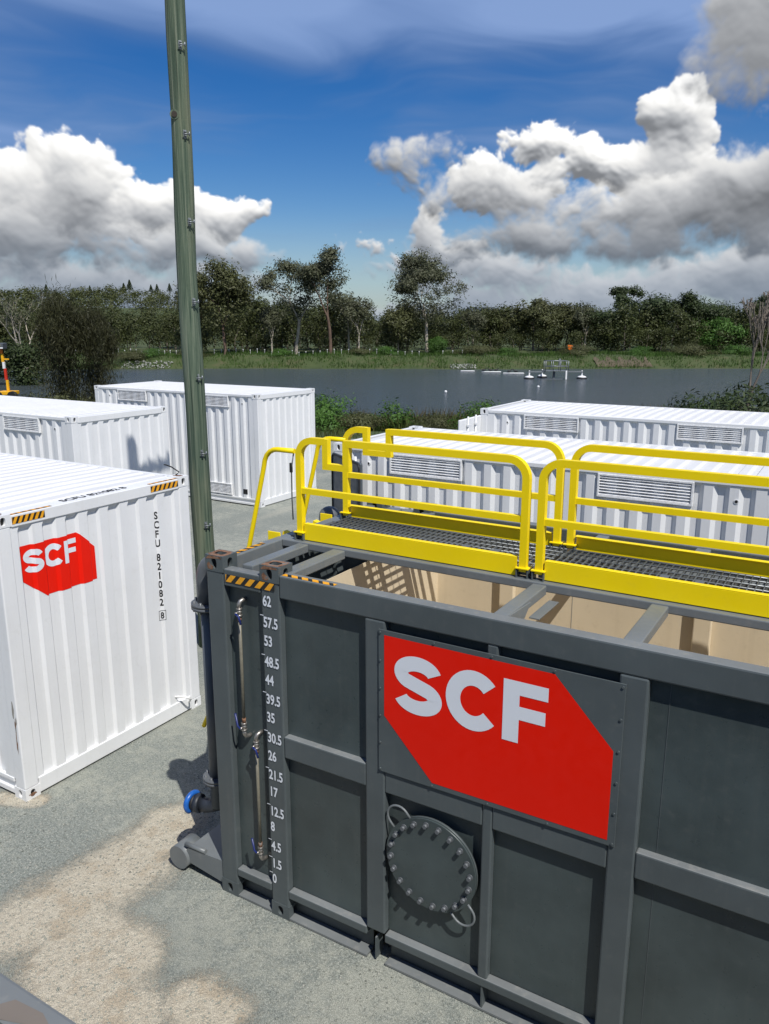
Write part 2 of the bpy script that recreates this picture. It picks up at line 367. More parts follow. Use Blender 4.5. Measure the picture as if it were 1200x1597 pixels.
def text_polys(body,size,sx=1.,bold=.0):
    cu=bpy.data.curves.new('txt','FONT'); cu.body=body; cu.size=size; cu.offset=bold*size; cu.align_x='LEFT'; cu.resolution_u=3
    o=bpy.data.objects.new('txt',cu); COL.objects.link(o); dg=bpy.context.evaluated_depsgraph_get(); dg.update()
    me=bpy.data.meshes.new_from_object(o.evaluated_get(dg)); ps=[[(me.vertices[i].co.x*sx,me.vertices[i].co.y) for i in p.vertices] for p in me.polygons]
    bpy.data.meshes.remove(me); bpy.data.objects.remove(o); bpy.data.curves.remove(cu); return ps
def decal(name,polys,f,mat,parent,cuts=()):
    """flat print; cut at the given u so that it can follow a folded wall"""
    bm=bmesh.new(); poly3(bm,polys,lambda u,v:(u,v,0))
    for u in cuts:
        bmesh.ops.bisect_plane(bm,geom=bm.verts[:]+bm.edges[:]+bm.faces[:],plane_co=(u,0,0),plane_no=(1,0,0))
    for v in bm.verts: v.co=Vector(f(v.co.x,v.co.y))
    return link(name,mesh_of(name,bm,mat),parent)
FH=Vector((-math.sin(R(YAW)),math.cos(R(YAW)),0)); RT=Vector((math.cos(R(YAW)),math.sin(R(YAW)),0))
def ST(s,t,z=0.): return Vector((CAM[0],CAM[1],0))+RT*s+FH*t+Vector((0,0,z))   # s along the shore, t towards the pond
# ---------------------------------------------------------------- terrain, yard, pond
WATER=-1.5
rng=np.random.default_rng(7)
def wob(x,seed,amp): return amp*(np.sin(x*.11+seed)+.6*np.sin(x*.27+seed*2.3)+.35*np.sin(x*.61+seed*1.7))
def yard_edge(s): return 32.0+wob(s,1.,.5)+np.maximum(0,-s-22)*.5
def near_shore(s): return 47.5+wob(s,2.,.9)+np.clip((-11-s)*1.1,0,9)+np.where(s>8,(s-8)*.25,0)
def far_shore(s): return 114.0+wob(s,3.1,.8)+np.clip(-s-40,0,60)*-.28
def sm(a,b,x): t=np.clip((x-a)/(b-a),0,1); return t*t*(3-2*t)
def height(s,t):
    ye,ns,fs=yard_edge(s),near_shore(s),far_shore(s)
    z=-.02-(1.62)*sm(ye+.5,ns+1.,t)-1.0*sm(ns,ns+8,t)
    z=z+(1.05)*sm(fs-8,fs-.3,t)+1.75*sm(fs-.8,fs+6,t)
    z=z+8.0*sm(195,340,t)*sm(-22,-95,s)*(1-.6*sm(420,700,t))+1.5*sm(150,400,t)
    z=z+np.where(t>fs+3,.25*np.sin(s*.35)*np.sin(t*.29),0)
    return z
def np_mesh(name,V,F,mats,mi=None,smoothf=False):
    me=bpy.data.meshes.new(name); V=np.asarray(V,np.float32); F=np.asarray(F,np.int32); k=F.shape[1]
    me.vertices.add(len(V)); me.vertices.foreach_set('co',V.ravel()); me.loops.add(F.size); me.loops.foreach_set('vertex_index',F.ravel())
    me.polygons.add(len(F)); me.polygons.foreach_set('loop_start',np.arange(0,F.size,k,dtype=np.int32))
    for m in (mats if isinstance(mats,(list,tuple)) else [mats]): me.materials.append(MATS[m])
    if mi is not None: me.polygons.foreach_set('material_index',np.asarray(mi,np.int32))
    if smoothf: me.polygons.foreach_set('use_smooth',np.ones(len(F),bool))
    me.update(calc_edges=True); me.validate(); return me
def grid(name,ss,tt,zf,mat):
    S_,T_=np.meshgrid(ss,tt); z=zf(S_,T_); o=ST(0,0)
    V=np.stack([o.x+RT.x*S_+FH.x*T_,o.y+RT.y*S_+FH.y*T_,z],-1).reshape(-1,3)
    w=len(ss); i=np.arange((len(tt)-1)*w).reshape(-1,w)[:,:-1].ravel(); F=np.stack([i,i+1,i+1+w,i+w],-1)
    return np_mesh(name,V,F,mat,smoothf=True)
def mk_terrain():
    m,nt,b=nodes_of('terrain_soil'); P=wpos(nt)
    n=tnoise(nt,P,.5,5,.6); n2=tnoise(nt,P,6,4,.6)
    c=ramp(nt,n,[(.3,(.04,.062,.016)),(.5,(.055,.082,.022)),(.68,(.085,.088,.036)),(.88,(.13,.11,.06))])
    c=mixn(nt,mathn(nt,'MULTIPLY',n2,.4),c,(.03,.035,.015)); nt.links.new(c,b.inputs['Base Color']); b.inputs['Roughness'].default_value=.95
    bump(nt,b,n2,.6,.05)
mk_terrain()
SAND=[ # capsules of spilt sand: x0,y0,x1,y1,half width
 (-1.03,.45,-.93,-.2,.30),(-.93,-.2,-1.0,-.95,.40),(-.95,-.85,-1.05,-1.1,.33),(-.52,-.92,-.15,-.95,.31),(-.45,-1.15,-.1,-1.3,.38),(-.05,-1.35,.30,-1.3,.28),(.60,-.95,.82,-.96,.23),(-2.45,.02,-3.0,-.25,.11)]
def mk_yard():
    m,nt,b=nodes_of('gravel'); P=wpos(nt); sep=nnew(nt,'ShaderNodeSeparateXYZ'); nt.links.new(P,sep.inputs[0]); X,Y,_=sep.outputs
    fine=tnoise(nt,P,46,4,.8); mid=tnoise(nt,P,9,6,.7); big=tnoise(nt,P,.9,4,.6); huge=tnoise(nt,P,.22,3,.5)
    c=ramp(nt,fine,[(.30,(.065,.078,.070)),(.44,(.16,.178,.160)),(.56,(.235,.252,.226)),(.70,(.42,.43,.38))])
    dust=mathn(nt,'MULTIPLY',smooth(nt,mathn(nt,'ADD',mathn(nt,'MULTIPLY',big,.6),mathn(nt,'MULTIPLY',mid,.5)),.50,.68),.62)
    c=mixn(nt,dust,c,(.345,.35,.295))
    c=mixn(nt,mathn(nt,'MULTIPLY',smooth(nt,huge,.5,.68),.35),c,(.15,.165,.15))
    # pale vehicle tracks across the yard farther off
    tr=tnoise(nt,scaled(nt,P,(.35,.05,1)),1.2,4,.6); c=mixn(nt,mathn(nt,'MULTIPLY',smooth(nt,tr,.54,.68),.40),c,(.40,.38,.31))
    # spilt sand
    w1=tnoise(nt,P,3.2,4,.6); w2=tnoise(nt,P,34,5,.75)
    best=None
    for x0,y0,x1,y1,hw in SAND:
        dx,dy=x1-x0,y1-y0; l2=dx*dx+dy*dy
        px=mathn(nt,'SUBTRACT',X,x0); py=mathn(nt,'SUBTRACT',Y,y0)
        t=mathn(nt,'ADD',mathn(nt,'MULTIPLY',px,dx/l2),mathn(nt,'MULTIPLY',py,dy/l2),clamp=True)
        ex=mathn(nt,'SUBTRACT',px,mathn(nt,'MULTIPLY',t,dx)); ey=mathn(nt,'SUBTRACT',py,mathn(nt,'MULTIPLY',t,dy))
        d=mathn(nt,'SQRT',mathn(nt,'ADD',mathn(nt,'MULTIPLY',ex,ex),mathn(nt,'MULTIPLY',ey,ey)))
        d=mathn(nt,'MULTIPLY',d,1/hw); best=d if best is None else mathn(nt,'SMOOTH_MIN',best,d,.25)
    k=mathn(nt,'ADD',best,mathn(nt,'MULTIPLY',mathn(nt,'SUBTRACT',w1,.5),1.0)); k=mathn(nt,'ADD',k,mathn(nt,'MULTIPLY',mathn(nt,'SUBTRACT',w2,.5),1.5))
    n=nnew(nt,'ShaderNodeMapRange',interpolation_type='SMOOTHSTEP'); nt.links.new(k,n.inputs[0]); n.inputs[1].default_value=1.36; n.inputs[2].default_value=.72; sm_=n.outputs[0]
    sandc=ramp(nt,tnoise(nt,P,17,5,.65),[(.3,(.36,.32,.25)),(.5,(.44,.40,.315)),(.7,(.50,.46,.37))])
    sandc=mixn(nt,mathn(nt,'MULTIPLY',smooth(nt,fine,.55,.8),.35),sandc,(.24,.19,.12))
    damp=mathn(nt,'MULTIPLY',smooth(nt,w1,.50,.62),.75); sandc=mixn(nt,damp,sandc,(.37,.31,.225))
    c=mixn(nt,mathn(nt,'MULTIPLY',sm_,.93),c,sandc)
    grain=tnoise(nt,P,120,2,.9); c=mixn(nt,.75,c,ramp(nt,grain,[(.34,(.42,.43,.42)),(.5,(1.,1.,1.)),(.66,(1.75,1.73,1.68))]),'MULTIPLY')
    nt.links.new(c,b.inputs['Base Color']); b.inputs['Roughness'].default_value=.93
    h=mathn(nt,'ADD',mathn(nt,'MULTIPLY',fine,.5),mathn(nt,'MULTIPLY',mid,.8)); h=mathn(nt,'ADD',h,mathn(nt,'MULTIPLY',mathn(nt,'MULTIPLY',sm_,tnoise(nt,P,26,3,.6)),1.6))
    bump(nt,b,h,.7,.022)
mk_yard()
def mk_water():
    m,nt,b=nodes_of('pond_surface'); P=wpos(nt)
    b.inputs['Base Color'].default_value=(.060,.074,.080,1); b.inputs['Roughness'].default_value=.17; b.inputs['IOR'].default_value=1.33
    r=mathn(nt,'ADD',tnoise(nt,scaled(nt,P,(.9,1.7,1)),1.,6,.68),mathn(nt,'MULTIPLY',tnoise(nt,P,.10,3),1.2)); bump(nt,b,r,1.,.26)
mk_water()
ss=np.unique(np.concatenate([np.linspace(-3500,-220,14),np.linspace(-220,-100,25),np.linspace(-100,90,120),np.linspace(90,220,24),np.linspace(220,3500,14)]))
tt=np.unique(np.concatenate([np.linspace(-900,-40,10),np.linspace(-40,28,10),np.linspace(28,60,60),np.linspace(60,104,20),np.linspace(104,135,50),np.linspace(135,460,55),np.linspace(460,4500,16)]))
tag(link('ground',grid('ground',ss,tt,height,'terrain_soil')),kind='structure')
ye=yard_edge(np.linspace(-60,60,61))
def yard_mesh():
    s=np.linspace(-60,60,61); V=[];F=[]
    for i,a in enumerate(s):
        for t in (-32,ye[i]): p=ST(a,t,0.); V.append((p.x,p.y,0.))
    for i in range(60): F.append((2*i,2*i+2,2*i+3,2*i+1))
    return np_mesh('gravel_yard',V,F,'gravel')
tag(link('gravel_yard',yard_mesh()),kind='structure')
tag(link('pond_water',grid('pond_water',np.linspace(-220,200,43),np.linspace(44,128,20),lambda s,t:0*s+WATER,'pond_surface')),kind='structure')
# loose stones near the tank
def pebbles(n,x0,x1,y0,y1,r0,r1):
    c=np.stack([rng.uniform(x0,x1,n),rng.uniform(y0,y1,n),np.zeros(n)],-1); r=rng.uniform(r0,r1,n)**1.0
    base=np.array([(1,0,0),(0,1,0),(-1,0,0),(0,-1,0),(0,0,.7),(0,0,-.4)],float); a=rng.uniform(0,6.28,n); ca,sa=np.cos(a),np.sin(a)
    j=rng.uniform(.7,1.3,(n,6,1)); p=base[None]*j*r[:,None,None]
    q=p.copy(); q[...,0]=p[...,0]*ca[:,None]-p[...,1]*sa[:,None]; q[...,1]=p[...,0]*sa[:,None]+p[...,1]*ca[:,None]
    V=(q+c[:,None]).reshape(-1,3); f=np.array([(0,1,4),(1,2,4),(2,3,4),(3,0,4),(1,0,5),(2,1,5),(3,2,5),(0,3,5)])
    F=(f[None]+6*np.arange(n)[:,None,None]).reshape(-1,3); return V,F
leafmat('pebble_stone',(.10,.11,.095),(.22,.23,.20),(.42,.41,.36),0.,.9)
V,F=pebbles(16000,-3.2,2.6,-1.9,2.6,.004,.011)
tag(link('loose_gravel',np_mesh('loose_gravel',V,F,'pebble_stone')),'loose gravel stones scattered over the compacted yard','gravel',kind='stuff')
# ---------------------------------------------------------------- shipping containers
CL,CW,CH=6.058,2.438,2.896
def holed_casting(lx=.178,ly=.162,lz=.118,mats=('white_paint','rubber_hole_black')):
    """corner casting with an oval hole in every face"""
    bm=bmesh.new()
    def face(o,u,v,n,lu,lv):
        o,u,v,n=map(Vector,(o,u,v,n)); K=16
        hu,hv=(.056,.036) if abs(n.z)>.5 else (.027,.040)
        outer=[];inner=[];deep=[]
        for k in range(K):
            a=2*math.pi*(k+.5)/K; c,s=math.cos(a),math.sin(a); m=max(abs(c)/lu*2,abs(s)/lv*2)
            outer.append(bm.verts.new(o+u*(c/m)+v*(s/m)))
            e=(abs(c/hu)**3+abs(s/hv)**3)**(-1/3)
            inner.append(bm.verts.new(o+u*(c*e)+v*(s*e))); deep.append(bm.verts.new(o+u*(c*e)+v*(s*e)-n*.03))
        for k in range(K):
            j=(k+1)%K
            bm.faces.new((outer[k],outer[j],inner[j],inner[k])); bm.faces.new((inner[k],inner[j],deep[j],deep[k]))
        f=bm.faces.new(deep); f.material_index=1  # hole floor coloured black in place of the shade inside
        for cu,cv in ((1,1),(-1,1),(-1,-1),(1,-1)):
            # square off the corners of the face
            p=bm.verts.new(o+u*(cu*lu/2)+v*(cv*lv/2)); ds=sorted(outer,key=lambda w:(w.co-p.co).length)[:2]; bm.faces.new((p,ds[0],ds[1]))
    x,y,z=lx/2,ly/2,lz/2
    face((x,0,0),(0,1,0),(0,0,1),(1,0,0),ly,lz); face((-x,0,0),(0,1,0),(0,0,1),(-1,0,0),ly,lz)
    face((0,y,0),(1,0,0),(0,0,1),(0,1,0),lx,lz); face((0,-y,0),(1,0,0),(0,0,1),(0,-1,0),lx,lz)
    face((0,0,z),(1,0,0),(0,1,0),(0,0,1),lx,ly); face((0,0,-z),(1,0,0),(0,1,0),(0,0,-1),lx,ly)
    bmesh.ops.remove_doubles(bm,verts=bm.verts,dist=.0005); bmesh.ops.recalc_face_normals(bm,faces=bm.faces)
    return mesh_of('corner_casting',bm,list(mats))
CAST_W=holed_casting()
def profile(u0,u1,period,depth,fo,sl):
    """breaks (u, depth) of a trapezoid corrugation"""
    n=int((u1-u0)/period); pad=((u1-u0)-n*period)/2; P=[(u0,0.)]; u=u0+pad
    fi=period-fo-2*sl
    for k in range(n):
        P+=[(u+fo/2,0.),(u+fo/2+sl,depth),(u+fo/2+sl+fi,depth),(u+fo/2+2*sl+fi,0.)]; u+=period
    P.append((u1,0.)); return P
END_P=profile(.15,CW-.15,.262,.030,.105,.026); SIDE_P=profile(.14,CL-.14,.2768,.040,.10,.050)
def pdepth(P,u):
    for (a,da),(b,db) in zip(P,P[1:]):
        if a<=u<=b: return da+(db-da)*((u-a)/(b-a) if b>a else 0)
    return 0.
def corr_mesh(name,P,z0,z1,f,mat,cap=.055):
    bm=bmesh.new(); rows=[]
    for z,k in ((z0,1.),(z0+.01,1.),(z1-cap,1.),(z1,0.)): rows.append([bm.verts.new(f(u,d*k,z)) for u,d in P])
    for a,b in zip(rows,rows[1:]):
        for i in range(len(P)-1): bm.faces.new((a[i],a[i+1],b[i+1],b[i]))
    return mesh_of(name,bm,mat)
ZW0,ZW1=.20,2.79
M_END=corr_mesh('end_wall',END_P,.17,2.775,lambda u,d,z:(CL-.012-d,u,z),'white_paint')
M_FRONT=corr_mesh('side_wall',SIDE_P,ZW0,2.835,lambda u,d,z:(u,.012+d,z),'white_paint')
M_BACK=corr_mesh('side_wall',SIDE_P,ZW0,2.835,lambda u,d,z:(u,CW-.012-d,z),'white_paint')
def roof_mesh():
    P=profile(.225,CL-.225,.2005,.034,.085,.028); P=[(.19,.034)]+P+[(CL-.19,.034)]; bm=bmesh.new(); rows=[]
    for y,dome,k in ((.05,0.,0.),(.10,.0,1.),(CW/2,.012,1.),(CW-.10,.0,1.),(CW-.05,0.,0.)):
        rows.append([bm.verts.new((u,y,2.850+dome+(.034-d)*k)) for u,d in P])
    for a,b in zip(rows,rows[1:]):
        for i in range(len(P)-1): bm.faces.new((a[i],a[i+1],b[i+1],b[i]))
    return mesh_of('roof',bm,'roof_white')
M_ROOF=roof_mesh()
def bmesh_box(name,dims,mat,bev=.006):
    bm=bmesh.new(); bx(bm,*dims,bev); return mesh_of(name,bm,mat)
M_POST=bmesh_box('corner_post',(-.075,.075,-.075,.075,0,2.66),'white_paint',.012)
def slat_mesh():
    bm=bmesh.new(); v=[bm.verts.new(p) for p in ((0,.0,.0),(1.08,.0,.0),(1.08,.034,.020),(0,.034,.020),(0,.0,.004),(1.08,.0,.004),(1.08,.034,.024),(0,.034,.024))]
    for q in ((0,3,2,1),(4,5,6,7),(0,1,5,4),(2,3,7,6),(1,2,6,5),(3,0,4,7)): bm.faces.new([v[i] for i in q])
    return mesh_of('slat',bm,'slat_white')
M_SLAT=slat_mesh()
def vent_mesh():
    bm=bmesh.new(); w,h=1.13,.29
    for a in ((0,.025,-.012,.04,0,h),(w-.025,w,-.012,.04,0,h),(.025,w-.025,-.0115,.04,0,.024),(.025,w-.025,-.0115,.04,h-.024,h)): bx(bm,*a,.003)
    bx(bm,.025,w-.025,.042,.048,.02,h-.02,0,1)  # dark backing sheet, added to deepen the shade between the slats
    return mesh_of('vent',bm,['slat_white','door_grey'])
M_VENT=vent_mesh()
def hole_mesh():
    bm=bmesh.new(); cyl(bm,(0,-.006,0),(0,.012,0),.028,14,0); cyl(bm,(0,-.008,0),(0,-.0055,0),.018,14,1)
    return mesh_of('vent_hole',bm,['slat_white','rubber_hole_black'])
M_HOLE=hole_mesh()
def leaf_mesh(mat,inner):
    """door leaf, hinge on the z axis, reaching along +x, inner face towards -y"""
    bm=bmesh.new(); bx(bm,.0,1.09,-.025,.025,.16,2.76,.02); bx(bm,.10,.99,-.031,-.0255,.30,2.62,.003)
    return mesh_of('door',bm,mat)
M_LEAF_W=leaf_mesh('white_paint',0); M_LEAF_G=leaf_mesh('door_grey',1)
def gasket_mesh():
    bm=bmesh.new(); pts=[]
    for cx,cz,a0 in ((1.00,2.67,0),(.09,2.67,90),(.09,.25,180),(1.00,.25,270)): pts+=arc((cx,-.027,cz),.075,a0,a0+90,5,(1,0,0),(0,0,1))
    tube(bm,pts,.018,6,closed=True); return mesh_of('gasket',bm,'rubber_hole_black')
M_GASK=gasket_mesh()
def bar_mesh():
    bm=bmesh.new(); cyl(bm,(0,0,.12),(0,0,2.80),.017,10)
    for z in (.3,1.1,1.9,2.6): bx(bm,-.04,.04,-.012,.03,z,z+.05,.004)
    return mesh_of('lock_bar',bm,'white_paint')
M_BAR=bar_mesh()
def rail_mesh(kind):
    bm=bmesh.new()
    if kind=='top_side': bx(bm,.178,CL-.178,0,.06,2.815,2.875,.008)
    if kind=='bottom_side':
        bx(bm,.178,CL-.178,.004,.05,.03,.085,.006); bx(bm,.179,CL-.179,.035,.05,.085,.16,0); bx(bm,.178,CL-.178,.004,.05,.16,.205,.006)
    if kind=='header': bx(bm,CL-.06,CL,.162,CW-.162,2.765,2.882,.008)
    if kind=='header_top': bx(bm,CL-.245,CL-.06,.05,CW-.05,2.862,2.8805,.003)
    if kind=='sill': bx(bm,CL-.06,CL,.162,CW-.162,.02,.185,.008)
    return mesh_of({'top_side':'top_rail','bottom_side':'bottom_rail','header':'header','header_top':'header_plate','sill':'sill'}[kind],bm,'white_paint')
RM={k:rail_mesh(k) for k in ('top_side','bottom_side','header','header_top','sill')}
M_FLOOR=bmesh_box('floor',(.06,CL-.06,.06,CW-.06,.14,.17),'bark_brown',0)
def container(label,x,y,door=None,first_vent=True):
    c=thing('shipping_container',label,'container',(x-CL,y,0),0,'white shipping containers in the gravel yard')
    for px,py in ((.078,.078),(CL-.078,.078),(.078,CW-.078),(CL-.078,CW-.078)): link('corner_post',M_POST,c,(px,py,.118))
    for px in (.089,CL-.089):
        for py in (.081,CW-.081):
            for pz in (.059,CH-.059): link('corner_casting',CAST_W,c,(px,py,pz))
    link('end_wall',M_END,c); link('side_wall',M_FRONT,c); link('side_wall',M_BACK,c); link('roof',M_ROOF,c); link('floor',M_FLOOR,c)
    for k in ('top_side','bottom_side'):
        link(RM[k].name.split('.')[0],RM[k],c); o=link(RM[k].name.split('.')[0],RM[k],c,(0,CW,0)); o.scale=(1,-1,1)
    for k in ('header','header_top','sill'):
        link(RM[k].name.split('.')[0],RM[k],c)
        if k!='header_top': o=link(RM[k].name.split('.')[0],RM[k],c,(CL,0,0)); o.scale=(-1,1,1)
    for vx,vz in ((.97,2.53),(3.955,2.53),(.97,.235),(3.955,.235)):
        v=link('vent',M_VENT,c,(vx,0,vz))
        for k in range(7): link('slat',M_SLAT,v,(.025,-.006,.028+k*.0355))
    for hx,hz in ((.60,2.64),(5.55,2.64)): link('vent_hole',M_HOLE,c,(hx,.012+pdepth(SIDE_P,hx),hz))
    box('cable_inlet',5.47,5.60,.004,.03,.30,.43,'rubber_hole_black',c,.004)
    # doors on the far-left end
    for k,py in enumerate((.09,CW-.09)):
        ang=R(90) if k==0 else R(-90)
        if k==0 and door: ang=R(door[0])
        grey=bool(k==0 and door and door[1]=='grey')
        d=link('door',M_LEAF_G if grey else M_LEAF_W,c,(.0 if (k==0 and door) else .035,.0 if (k==0 and door) else py,0),(0,0,ang))
        if k==1: d.scale=(1,-1,1)
        if grey: link('gasket',M_GASK,d); tag(d,'dark grey door leaf with black gasket swung open')
        for bxp in (.35,.75): link('lock_bar',M_BAR,d,(bxp,.05,0))
    return c
XA=-2.525; YA=-.054
c_near=container('nearest white shipping container with red SCF logo on its end, left of the grey tank',XA,YA)
container('white shipping container behind the one with the red logo, pole shadow on its end',-8.724,5.598)
container('white shipping container standing farthest back by the pond, behind the green timber pole',-8.951,11.283)
container('white shipping container right behind the yellow walkway, with a grey door swung open',-2.563+CL,5.398,(-35,'grey'))
container('white shipping container by the water at right, its white door leaf standing open',-2.78+CL,11.092,(-88,'white'))
# markings on the nearest container: they follow the folds of the wall
ECUT=[u for u,_ in END_P]
def on_end(u,v,o=.0025): return (CL-.012-pdepth(END_P,u)+o,u,v)
decal('logo_panel',[[(.224,2.556),(.88,2.556),(1.09,2.36),(1.09,2.01),(.473,2.01),(.224,2.223)]],lambda u,v:on_end(u,v),'red_print',c_near,ECUT)
decal('logo_lettering',scf(.268,2.275,.231),lambda u,v:on_end(u,v,.0045),'white_print',c_near,ECUT)
def stacked(chars,u,z,h,gap,w):
    out=[]
    for ch in chars:
        if ch!=' ':
            ps=text_polys(ch,h/.70,.52,.030); xs=[p[0] for q in ps for p in q]; mid=(min(xs)+max(xs))/2
            out+=[[(p[0]-mid+u,p[1]+z) for p in q] for q in ps]
        z-=gap if ch!=' ' else gap*.55
    return out,z
nums,zend=stacked('SCFU 821082 ',1.935,2.475,.082,.1075,.05)
decal('serial_number',nums,lambda u,v:on_end(u,v),'black_print',c_near,ECUT)
last,_=stacked('8',1.935,zend+.01,.075,.1,.05)
zz=zend+.01; a,b,cc,dd=1.895,1.975,zz-.022,zz+.097
last+=[[(a,cc),(b,cc),(b,cc+.006),(a,cc+.006)],[(a,dd-.006),(b,dd-.006),(b,dd),(a,dd)],[(a,cc),(a+.006,cc),(a+.006,dd),(a,dd)],[(b-.006,cc),(b,cc),(b,dd),(b-.006,dd)]]
decal('check_digit',last,lambda u,v:on_end(u,v),'black_print',c_near,ECUT)
rt=text_polys('SCFU 821082 8',.135,.95,.025)
decal('roof_number',rt,lambda u,v:(CL-.085-v,u+.80,2.8830),'black_print',c_near)
def tape(name,u0,u1,v0,v1,f,parent,n,slant=.5,fill=.55):
    h=v1-v0; p=(u1-u0)/n
    t=decal(name,[[(u0,v0),(u1,v0),(u1,v1),(u0,v1)]],lambda u,v:f(u,v,0.),'tape_black',parent)
    am=[]
    for k in range(-1,n+1):
        a=u0+k*p; q=[(a,v0),(a+p*fill,v0),(a+p*fill+h*slant,v1),(a+h*slant,v1)]
        q=[(min(max(u,u0),u1),v) for u,v in q]
        if q[1][0]-q[0][0]>1e-4 or q[2][0]-q[3][0]>1e-4: am.append(q)
    decal('amber_stripe',am,lambda u,v:f(u,v,.0012),'tape_amber',t)
for y0,y1 in ((.17,.52),(1.86,2.27)):
    tape('hazard_tape',y0,y1,2.795,2.862,lambda u,v,o:(CL+.002+o,u,v),c_near,6)
    tape('hazard_tape',y0,y1+.1,0.,.045,lambda u,v,o:(CL-.055+v,u,2.8835+o),c_near,6)
def blotch(name,cx,cz,rx,rz,seed,f,mat,parent):
    rr=random.Random(seed); n=14
    decal(name,[[(cx+rx*math.cos(2*math.pi*k/n)*rr.uniform(.45,1.2),cz+rz*math.sin(2*math.pi*k/n)*rr.uniform(.55,1.2)) for k in range(n)]],f,mat,parent)
for i,(cx,cz,rx,rz,mt) in enumerate(((.02,.98,.016,.10,'dusty_grey'),(.035,.80,.012,.09,'rust'),(.03,.62,.010,.14,'rust'),(.055,.86,.010,.05,'dusty_grey'))):
    blotch('paint_scuff',CL-.078+cx,cz,rx,rz,i,lambda u,v:(u,.0015,v),mt,c_near)
blotch('paint_scuff',.08,.05,.05,.02,9,lambda u,v:(CL+.0015,u,v),'rust',c_near)
blotch('rust_patch',CL-.08,CW-.08,.06,.05,11,lambda u,v:(u,v,CH+.0012),'rust',c_near)
blotch('rust_patch',CL-.09,.08,.06,.05,12,lambda u,v:(u,v,CH+.0012),'rust',c_near)
for i,(cx,cy) in enumerate(((CL-.35,1.72),(CL-.36,1.66))): blotch('rust_patch',cx,cy,.035,.02,20+i,lambda u,v:(u,v,2.8835),'rust',c_near)
o=pipe('black_wire',[(XA-.12,YA+2.36,2.9),(XA-.10,YA+2.40,2.93),(XA-.18,YA+2.36,2.99),(XA-.20,YA+2.30,3.02),(XA-.19,YA+2.26,3.03)],.008,'rubber_hole_black',None,6)
tag(o,'short black wire sticking up from the top corner of the nearest white container','wire')
o=pipe('white_cable',[(XA-.04,YA+2.02,.26)]+[(XA+.012+.10*math.sin(a*.52),YA+2.05+a*.030,.27-.012*a*a*.32) for a in range(0,9)],.012,'wire_white',None,8)
tag(o,'white cable loop hanging out of the foot of the nearest white container','cable')
# ---------------------------------------------------------------- grey open-top tank with its walkway
TL,TW=12.19,2.44; ZT=2.865
CAST_G=holed_casting(.175,.162,.122,('grey_paint','rubber_hole_black'))
tank=thing('open_top_tank','grey steel open-top tank with yellow walkway, white level numbers and red SCF sign','tank',(0,0,0),0,'grey open-top steel tanks')
T=tank
PD=.062      # how far the plates sit behind the frame
posts=[(1.425,1.581),(3.125,3.288),(4.83,4.99),(6.53,6.69),(8.23,8.39),(9.93,10.09)]
xc=[(0,.175),(.527,.702),(TL-.702,TL-.527),(TL-.175,TL)]
M_TP=bmesh_box('corner_post',(.004,.171,.004,.13,.10,2.81),'grey_paint',.012)
def mirror(o): o.location.y=TW; o.scale=(1,-1,1); return o
for x0,x1 in xc:
    for back in (0,1):
        p=link('corner_post',M_TP,T,(x0,0,0)); 
        if back: mirror(p); p.location.x=x0
        cy=TW-.081 if back else .081
        link('corner_casting',CAST_G,T,(x0+.0875,cy,.061)); cst=link('corner_casting',CAST_G,T,(x0+.0875,cy,2.92-.061))
        bm=bmesh.new(); rr=random.Random(int(x0*100)+back)
        ring=[bm.verts.new((.085*max(-1,min(1,1.35*math.cos(a)))*rr.uniform(.8,1.0),.078*max(-1,min(1,1.35*math.sin(a)))*rr.uniform(.8,1.0),.0625)) for a in [2*math.pi*(k+.5)/20 for k in range(20)]]
        inn=[bm.verts.new((.045*max(-1,min(1,1.2*math.cos(a))),.034*max(-1,min(1,1.2*math.sin(a))),.0625)) for a in [2*math.pi*(k+.5)/20 for k in range(20)]]
        for k in range(20): bm.faces.new((ring[k],ring[(k+1)%20],inn[(k+1)%20],inn[k]))
        link('rust_patch',mesh_of('rust_patch',bm,'rust'),cst)
        if not back and x0<1:
            bm=bmesh.new(); poly3(bm,[[(-.062,-.045),(-.02,-.05),(.0,-.025),(-.03,-.008),(-.05,.01),(-.068,-.01)],[(-.08,.03),(-.05,.058),(.06,.06),(.08,.045),(.03,.042)]],lambda u,v:(u,-.0825,v)); link('rust_patch',mesh_of('rust_patch',bm,'rust'),cst)
# bays along the side: (x0,x1) between frame members
edges=[(.175,.527),(.702,1.425),(1.581,3.125),(3.288,4.83),(4.99,6.53),(6.69,8.23),(8.39,9.93),(10.09,TL-.702),(TL-.527,TL-.175)]
def post_mesh(w): return bmesh_box('side_post',(0,w,.0,.068,.27,2.692),'grey_paint',.012)
MP={}
for a,b in posts:
    w=round(b-a,3); MP.setdefault(w,post_mesh(w))
    link('side_post',MP[w],T,(a,0,0)); mirror(link('side_post',MP[w],T,(a,0,0))).location.x=a
def rail(name,x0,x1,z0,z1,y0=0.,y1=.10,mat='grey_paint',bev=.010,both=True,parent=None):
    bm=bmesh.new(); bx(bm,x0,x1,y0,y1,z0,z1,bev)
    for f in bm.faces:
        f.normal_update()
        if f.normal.z>.8: f.material_index=1        # upper side lighter: sun and sky sheen painted in, with some dust
    me=mesh_of(name,bm,[mat,'grey_dusty_lit']); o=link(name,me,parent or T)
    if both: mirror(link(name,me,parent or T))
    return o
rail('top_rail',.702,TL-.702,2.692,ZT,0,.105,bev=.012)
for a,b in ((.175,.527),(TL-.527,TL-.175)): rail('top_rail',a,b,2.70,2.832,.004,.10)
